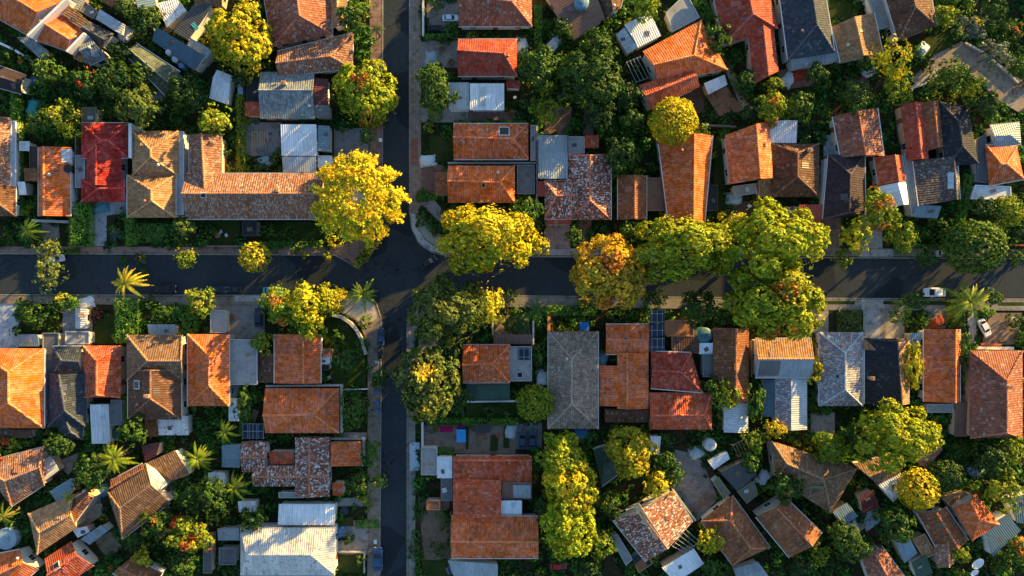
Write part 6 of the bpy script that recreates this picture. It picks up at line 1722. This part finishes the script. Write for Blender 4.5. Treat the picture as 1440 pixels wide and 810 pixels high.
# ------------------------------------------------------------------ walls and fences
WL = wall_line
WHT = (0.70, 0.70, 0.68); GRY = (0.36, 0.35, 0.33); TIM = (0.22, 0.15, 0.10)
WL('white garden wall under the dark grey lean-to at the picture edge', [(-10, 56), (20, 70), (41, 84)], 1.8, 0.35, WHT); WL('pale curved wall sweeping round the corner lawn', [(468, 443), (480, 446), (492, 454), (501, 464), (508, 477), (514, 498)], 1.0, 0.5, (0.36, 0.35, 0.32))
WL('low pale wall in front of the speckled house drive', [(595, -10), (595, 50)], 0.9, 0.3, (0.55, 0.52, 0.47)); WL('dark wall between the two orange houses facing the narrow street', [(630, 229), (755, 229)], 1.8, 0.25, GRY); WL('grey boundary wall behind the two orange houses', [(755, 176), (755, 296)], 1.8, 0.2, GRY)
WL('thin white wall under the dark green sheet roof', [(657, 565), (735, 564)], 1.2, 0.22, (0.6, 0.6, 0.58)); WL('low pale wall of the brown yard at the narrow street', [(594, 594), (594, 634)], 1.0, 0.35, (0.5, 0.48, 0.45)); WL('greenish diagonal wall between lit mosaic house and grey court', [(946, 688), (962, 710), (978, 732)], 1.9, 0.3, (0.34, 0.36, 0.26))
WL('grey wall framing the flat orange garage', [(466, 617), (511, 617), (510, 655)], 1.6, 0.3, GRY); WL('white beam wall above the long orange house', [(374, 543), (480, 542), (480, 608)], 1.6, 0.25, (0.52, 0.52, 0.50)); WL('thin pale fence before the corner lawn garden tree', [(480, 548), (517, 547)], 1.0, 0.12, WHT, 'timber_fence', 'fence', 'wood')
WL('blue grey wall heading the narrow yellow green hedge', [(338, 106), (338, 131)], 1.8, 0.9, (0.22, 0.30, 0.36)); WL('white wall beside the orange brown gabled house', [(101, 214), (101, 300)], 2.2, 0.3, (0.55, 0.56, 0.56)); WL('grey wall under the front of the orange brown gabled house', [(45, 310), (97, 312)], 1.6, 0.4, GRY)
WL('timber fence behind the deep garden of the dark plum roof', [(106, 190), (108, 272)], 1.8, 0.12, TIM, 'timber_fence', 'fence', 'wood'); WL('timber fence beside the tan and grey wide house', [(1058, 480), (1057, 530)], 1.8, 0.15, TIM, 'timber_fence', 'fence', 'wood'); WL('pale wall beside the big brown orange house', [(1361, 566), (1361, 612)], 2.0, 0.45, (0.5, 0.46, 0.4))
WL('white wall beside the plum black steep roof', [(1161, 224), (1155, 300)], 2.0, 0.3, WHT); WL('pale kerb wall bounding the lane', [(1358, 60), (1380, 72), (1418, 102), (1432, 116)], 0.6, 0.3, (0.42, 0.38, 0.32)); WL('pale wall along the lower side of the small lawn lane', [(1283, 124), (1300, 118), (1320, 104)], 0.6, 0.3, (0.5, 0.48, 0.44))
WL('timber fence along the front of the mosaic house garden', [(290, 346), (362, 346)], 1.1, 0.12, TIM, 'timber_fence', 'fence', 'wood'); WL('brown front wall of the courtyard above the rusty porch', [(693, 441), (693, 470)], 1.2, 0.25, (0.4, 0.33, 0.26)); WL('pale wall beside the courtyard above the rusty porch', [(750, 452), (750, 484)], 1.4, 0.25, (0.55, 0.5, 0.44))
WL('orange timber gate wall before the dark court of the grey weathered house', [(772, 446), (772, 464)], 1.6, 0.5, (0.42, 0.17, 0.06), 'timber_fence', 'fence', 'wood'); WL('white wall strip along the diagonal golden brown house yard', [(116, 690), (124, 697), (100, 732)], 1.5, 0.3, (0.5, 0.46, 0.38))
WL('low brick wall in front of the brown front garden beds', [(634, 720), (634, 786)], 0.8, 0.25, (0.28, 0.14, 0.1)); WL('red brick wall under the dirt yard of the white pickup', [(1380, 484), (1408, 485)], 0.8, 0.4, (0.30, 0.09, 0.05)); WL('pale concrete wall under the dirt yard near the big brown house', [(1372, 489), (1425, 490)], 0.8, 0.5, (0.5, 0.49, 0.46))
WL('thin grey fence on the kerb side of the silver house garden', [(474, 776), (512, 777), (512, 806)], 0.9, 0.12, GRY, 'timber_fence', 'fence', 'wood'); WL('wooden fence between the dark block hedge and lichen covered roof', [(1352, 282), (1360, 246)], 1.6, 0.12, TIM, 'timber_fence', 'fence', 'wood')
WL('red rail wall of the huge ball shaped tree garden', [(1400, 344), (1445, 345)], 1.0, 0.2, (0.30, 0.08, 0.05)); WL('dark yard wall beneath the round yellow topped tree', [(995, 176), (1035, 178)], 1.6, 0.25, (0.14, 0.13, 0.10)); WL('low wall between silver house and three panelled white roof', [(352, 740), (470, 739)], 1.8, 0.2, (0.45, 0.47, 0.48))
# ------------------------------------------------------------------ greenery between the houses
for i, (x0, y0, x1, y1) in enumerate(((-130, -100, 520, 350), (592, -100, 1570, 350), (-130, 424, 518, 910), (584, 436, 1570, 910))):
    undergrowth('ground_cover', x0, y0, x1, y1, 40 + i, (0.026, 0.070, 0.010), 0.5, 0.4, 1.1, 0.5, 0.42)
    undergrowth('undergrowth', x0, y0, x1, y1, 60 + i, (0.050, 0.135, 0.014), 0.17, 0.6, 1.7, 0.95, 0.42)
    undergrowth('garden_foliage', x0, y0, x1, y1, 80 + i, (0.190, 0.215, 0.012), 0.045, 0.4, 1.3, 1.3, 0.36)
# ------------------------------------------------------------------ small things standing about the yards
def clutter(kind, label, x, y, col, rz=0.0, s=1.0, z=0.03):
    p = wp(x, y, z)
    cat = kind.replace('_', ' ')
    if kind == 'garden_chair':
        r = empty(kind, label, 'chair', (p.x, p.y, z), rz, 'yard clutter')
        m = MB(); m.box((0, 0, 0.42), 0.5, 0.48, 0.05); m.build('seat', M['obj'], r, col)
        m = MB(); m.box((0, -0.24, 0.45), 0.5, 0.05, 0.5); m.build('backrest', M['obj'], r, col)
        for sx in (-0.22, 0.22):
            for sy in (-0.2, 0.2):
                m = MB(); m.tube((sx, sy, 0), (sx, sy, 0.42), 0.025, 0.025, 6); m.build('leg', M['obj'], r, col)
        r.scale = (s, s, s)
    elif kind == 'plant_pot':
        r = empty(kind, label, 'plant pot', (p.x, p.y, z), rz, 'yard clutter')
        m = MB(); m.lathe((0, 0, 0), [(0.25, 0), (0.36, 0.5), (0.41, 0.5), (0.41, 0.6), (0.34, 0.6), (0.33, 0.52)], 14); m.build('pot', M['obj'], r, col)
        o = link('leaves', crown_mesh('b', 0, 0), r, LC['g']); o.scale = (0.55, 0.55, 0.6); o.location = (0, 0, 0.85)
        r.scale = (s, s, s)
    elif kind == 'timber_stack':
        m = MB(); q = random.Random(int(x * 7 + y))
        for k in range(9):
            m.box((q.uniform(-0.1, 0.1), -0.5 + 0.25 * (k % 5), 0.13 * (k // 5)), 2.4 + q.uniform(-0.4, 0.3), 0.2, 0.12, q.uniform(-0.06, 0.06))
        r = m.build(kind, M['wood'], None, col); r.location = (p.x, p.y, z); r.rotation_euler = (0, 0, rz); r.scale = (s, s, s); tag(r, label, 'timber', 'yard clutter')
    elif kind == 'tarpaulin':
        m = MB(); q = random.Random(int(x * 5 + y)); n = 7
        zz = [[0.25 + 0.5 * math.exp(-((i - 3) ** 2 + (j - 3) ** 2) / 7) + q.uniform(0, 0.16) for j in range(n + 1)] for i in range(n + 1)]
        for i in range(n + 1):
            for j in range(n + 1):
                if i in (0, n) or j in (0, n): zz[i][j] = 0.02
        P = [[Vector(((i / n - 0.5) * 2.6 + q.uniform(-0.12, 0.12), (j / n - 0.5) * 1.9 + q.uniform(-0.12, 0.12), zz[i][j])) for j in range(n + 1)] for i in range(n + 1)]
        for i in range(n):
            for j in range(n): m.poly((P[i][j], P[i + 1][j], P[i + 1][j + 1], P[i][j + 1]))
        r = m.build(kind, M['cloth'], None, col); r.location = (p.x, p.y, z); r.rotation_euler = (0, 0, rz); r.scale = (s, s, s); tag(r, label, 'tarpaulin', 'yard clutter')
    elif kind == 'crate':
        r = empty(kind, label, 'crate', (p.x, p.y, z), rz, 'yard clutter')
        m = MB(); m.box((0, 0, 0), 0.95, 0.7, 0.06)
        for k in range(3):
            for sx in (-1, 1): m.box((0.455 * sx, 0, 0.1 + 0.17 * k), 0.04, 0.7, 0.12)
            for sy in (-1, 1): m.box((0, 0.33 * sy, 0.1 + 0.17 * k), 0.87, 0.04, 0.12)
        m.build('slats', M['wood'], r, col)
        r.scale = (s, s, s)
    return r


WH, BL_, RD, BK = (0.62, 0.64, 0.66), (0.05, 0.16, 0.34), (0.36, 0.05, 0.03), (0.03, 0.03, 0.035)
for a in (
    ('tarpaulin', 'pale blue tarpaulin in the yard beneath the broad white metal roof', 372, 228, (0.25, 0.36, 0.42), 0.3), ('tarpaulin', 'white tarpaulin at the roots of the conifer by the corner terrace', 178, 48, WH, 0.8), ('tarpaulin', 'blue tarpaulin beside the dark maroon roof under bushes', 46, 118, BL_, 0.4),
    ('tarpaulin', 'turquoise tarpaulin in the green strip above the old brown house', 47, 152, (0.05, 0.30, 0.30), 1.4), ('timber_stack', 'timber stack in the rubble yard by the torn sheet roof', 252, 22, (0.28, 0.18, 0.11), 0.9), ('timber_stack', 'timber stack beside the dark grey strip roof', 232, 44, (0.30, 0.22, 0.15), 0.6),
    ('tarpaulin', 'grey tarpaulin on the dark yard behind the olive green roof', 222, 136, (0.2, 0.22, 0.24), 0.2), ('garden_chair', 'white chair by the round timber table of the mosaic house', 312, 326, WH, 0.5), ('garden_chair', 'white chair facing the wall in the mosaic house garden', 320, 331, WH, 2.0), ('plant_pot', 'terracotta pot on the pale driveway of the red house', 134, 291, (0.36, 0.14, 0.07), 0),
    ('tarpaulin', 'teal tarpaulin on the pale driveway below the red house', 142, 291, (0.10, 0.24, 0.28), 0.2), ('plant_pot', 'pot on the path of the orange brown gabled house', 62, 330, (0.36, 0.14, 0.07), 0), ('tarpaulin', 'grey blue tarpaulin on the dark drive before the plain red brown house', 606, 84, (0.26, 0.33, 0.38), 1.5), ('crate', 'crate on the dark drive of the plain red brown house', 622, 70, (0.26, 0.17, 0.1), 0.3),
    ('crate', 'crate at the wall of the plain red brown house drive', 634, 88, (0.3, 0.2, 0.12), 0.9), ('tarpaulin', 'white tarpaulin in the small lawn by the skylight orange house', 602, 226, WH, 0.1), ('garden_chair', 'white chair behind the bright white metal roof', 724, 138, WH, 0.4), ('tarpaulin', 'white bundle under tarpaulin behind the plain red brown house', 734, 64, WH, 1.5),
    ('plant_pot', 'red pot at the back of the bright white metal roof', 718, 160, RD, 0), ('crate', 'blue crate in the grove beside the brick yard', 788, 138, BL_, 0.4), ('tarpaulin', 'white tarpaulin near the dark brown gable at the upper edge', 780, 62, WH, 0.7), ('tarpaulin', 'red tarpaulin in the cluttered yard under slate skirt roof', 1122, 106, RD, 0.3),
    ('tarpaulin', 'white tarpaulin in the cluttered yard under slate skirt roof', 1108, 112, WH, 1.0), ('crate', 'crate in the cluttered yard under slate skirt roof', 1134, 112, (0.3, 0.2, 0.12), 0.1), ('tarpaulin', 'white tarpaulin beside the spiky yellow conifer', 1222, 100, WH, 0.5), ('crate', 'teal crate in the red brown yard under pinkish gable', 1204, 118, (0.05, 0.25, 0.25), 0.3),
    ('tarpaulin', 'white sheet by the dark triangular hip near the lane', 1296, 70, WH, 0.9), ('timber_stack', 'timber stack on the lane near the picture edge', 1432, 122, (0.22, 0.15, 0.1), 0.6), ('tarpaulin', 'white tarpaulin in the dark garden of the white flat block', 1385, 294, WH, 0.8), ('crate', 'crate beside the blue canopy of the ball tree garden', 1340, 340, (0.3, 0.2, 0.12), 0.5),
    ('tarpaulin', 'pale blue sheet on the dark brown court by the dazzling house', 1032, 280, (0.35, 0.5, 0.56), 0.0), ('garden_chair', 'pale chair on the dark brown court by the dazzling house', 1052, 290, WH, 0.7), ('timber_stack', 'timber stack in the court above the small rust orange roof', 354, 168, (0.18, 0.14, 0.1), 0.1), ('tarpaulin', 'white tarpaulin on the path beside the grey driveway', 122, 426, WH, 0.2),
    ('plant_pot', 'orange flower pot before the big grey brown house', 186, 466, (0.5, 0.3, 0.2), 0), ('crate', 'crate on the tan front yard above the orange lit house', 326, 446, (0.3, 0.2, 0.12), 0.2), ('garden_chair', 'white chair on the corner lawn of the square orange house', 464, 530, WH, 0.3), ('tarpaulin', 'pale blue tarpaulin beside the orange hipped house wall', 330, 552, (0.4, 0.5, 0.56), 1.5),
    ('timber_stack', 'timber stack in the yard of the long orange house', 356, 586, (0.2, 0.14, 0.1), 1.2), ('plant_pot', 'teal pot at the tiny orange roof below the garage', 476, 700, (0.05, 0.28, 0.28), 0), ('garden_chair', 'pale chair in the silver house front yard', 492, 752, WH, 0.8), ('tarpaulin', 'blue tarpaulin on the path of the silver house', 480, 748, BL_, 0.1),
    ('crate', 'crate on the diagonal pale yard of the tan crossed house', 116, 724, (0.45, 0.4, 0.34), 0.6), ('tarpaulin', 'white tarpaulin by the white box roof on the golden brown house', 238, 694, WH, 0.7), ('timber_stack', 'timber stack below the white box roof of the golden brown house', 236, 700, (0.25, 0.17, 0.1), 0.7), ('tarpaulin', 'blue tarpaulin in the slot between golden house and lime palm', 146, 690, BL_, 0.6),
    ('garden_chair', 'red chair on the stone court of the brown yard', 700, 612, RD, 0.4), ('plant_pot', 'pot beside the magenta canopy', 612, 603, (0.36, 0.14, 0.07), 0), ('tarpaulin', 'pale grey sheet between the stone court and the navy cars', 718, 606, (0.4, 0.44, 0.46), 1.4), ('tarpaulin', 'pale tarpaulin at the flank of the grey weathered house', 763, 530, WH, 1.5),
    ('tarpaulin', 'blue sheet beside the plain stepped orange house', 846, 506, (0.2, 0.34, 0.42), 1.2), ('crate', 'crate under the brown low roof of the packed row', 862, 600, (0.3, 0.2, 0.12), 0.1), ('tarpaulin', 'blue tarpaulin under the grey weathered house', 820, 610, BL_, 0.1), ('timber_stack', 'timber stack beside the wide taupe house frame', 1046, 640, (0.32, 0.2, 0.12), 0.5),
    ('tarpaulin', 'pale tarpaulin next to the white tank in the grey court', 980, 636, (0.4, 0.46, 0.5), 0.4), ('tarpaulin', 'white scrap sheet beside the bloom tree above the red brown gable', 1072, 672, WH, 0.9), ('crate', 'orange crate at the lower edge under the red brown gable', 1122, 788, (0.5, 0.14, 0.04), 0.3), ('tarpaulin', 'white heap under sheet by the green tree of the terrace', 1196, 742, WH, 0.5),
    ('timber_stack', 'timber stack on the grey yard beside the blue terrace roof', 1206, 742, (0.3, 0.25, 0.2), 0.7), ('garden_chair', 'white chair in the dirt yard by the white pickup', 1422, 448, WH, 0.2), ('tarpaulin', 'red tarpaulin on the courtyard under the green kerb tree', 1316, 452, (0.14, 0.03, 0.02), 0.3), ('crate', 'pale crate on the courtyard under the green kerb tree', 1310, 444, (0.3, 0.3, 0.3), 0.6),
    ('tarpaulin', 'blue sheet in the wooded corner behind the dark round tree', 1372, 660, (0.08, 0.14, 0.26), 0.5), ('crate', 'crate beside the cream panelled garage', 1296, 792, (0.4, 0.34, 0.26), 0.5), ('tarpaulin', 'orange tarpaulin at the corner of the dark blue fan roof', 1430, 764, (0.5, 0.16, 0.04), 0.5), ('garden_chair', 'black chair at the rim of the grey court', 990, 668, BK, 0.9),
):
    clutter(*a, s=1.25)
# ------------------------------------------------------------------ camera, sun, sky
EL, AZ = 9.5, 40.0        # sun height, and its direction counter-clockwise from +X
w = bpy.data.worlds.new('World'); SC.world = w; w.use_nodes = True
nt = w.node_tree; nt.nodes.clear()
sky = nt.nodes.new('ShaderNodeTexSky'); sky.sky_type = 'NISHITA'; sky.sun_disc = False
sky.sun_elevation = math.radians(EL); sky.sun_rotation = math.radians(90 - AZ)
sky.air_density = 1.0; sky.dust_density = 0.6; sky.ozone_density = 2.0
bg = nt.nodes.new('ShaderNodeBackground'); bg.inputs[1].default_value = 0.095
ow = nt.nodes.new('ShaderNodeOutputWorld')
nt.links.new(sky.outputs[0], bg.inputs[0]); nt.links.new(bg.outputs[0], ow.inputs[0])
sl = bpy.data.lights.new('sun', 'SUN'); sl.energy = 5.0; sl.angle = math.radians(0.55); sl.color = (1.0, 0.64, 0.19)
so = bpy.data.objects.new('sun', sl); COL.objects.link(so)
d = Vector((math.cos(math.radians(AZ)) * math.cos(math.radians(EL)), math.sin(math.radians(AZ)) * math.cos(math.radians(EL)), math.sin(math.radians(EL))))
so.rotation_euler = d.to_track_quat('Z', 'Y').to_euler(); so.location = d * 150
cd = bpy.data.cameras.new('camera'); co = bpy.data.objects.new('camera', cd); COL.objects.link(co)
co.location = (0, 0, HCAM); co.rotation_euler = (0, 0, 0)
cd.sensor_width = 36.0; cd.lens = 36.0 * HCAM / (1440 * S); cd.clip_end = 3000
SC.camera = co
SC.render.resolution_x, SC.render.resolution_y = 1024, 576
vs = SC.view_settings
vs.view_transform = 'Standard'; vs.look = 'None'; vs.gamma = 1.0; vs.exposure = 1.95
SC.display_settings.display_device = 'sRGB'
SC.cycles.max_bounces = 6; SC.cycles.transparent_max_bounces = 4
dups = {k: v for k, v in LABELS.items() if v > 1}
if dups: print('DUPLICATE LABELS', dups)
long_ = [k for k in LABELS if not 4 <= len(k.split()) <= 16]
if long_: print('LABEL LENGTH', long_)
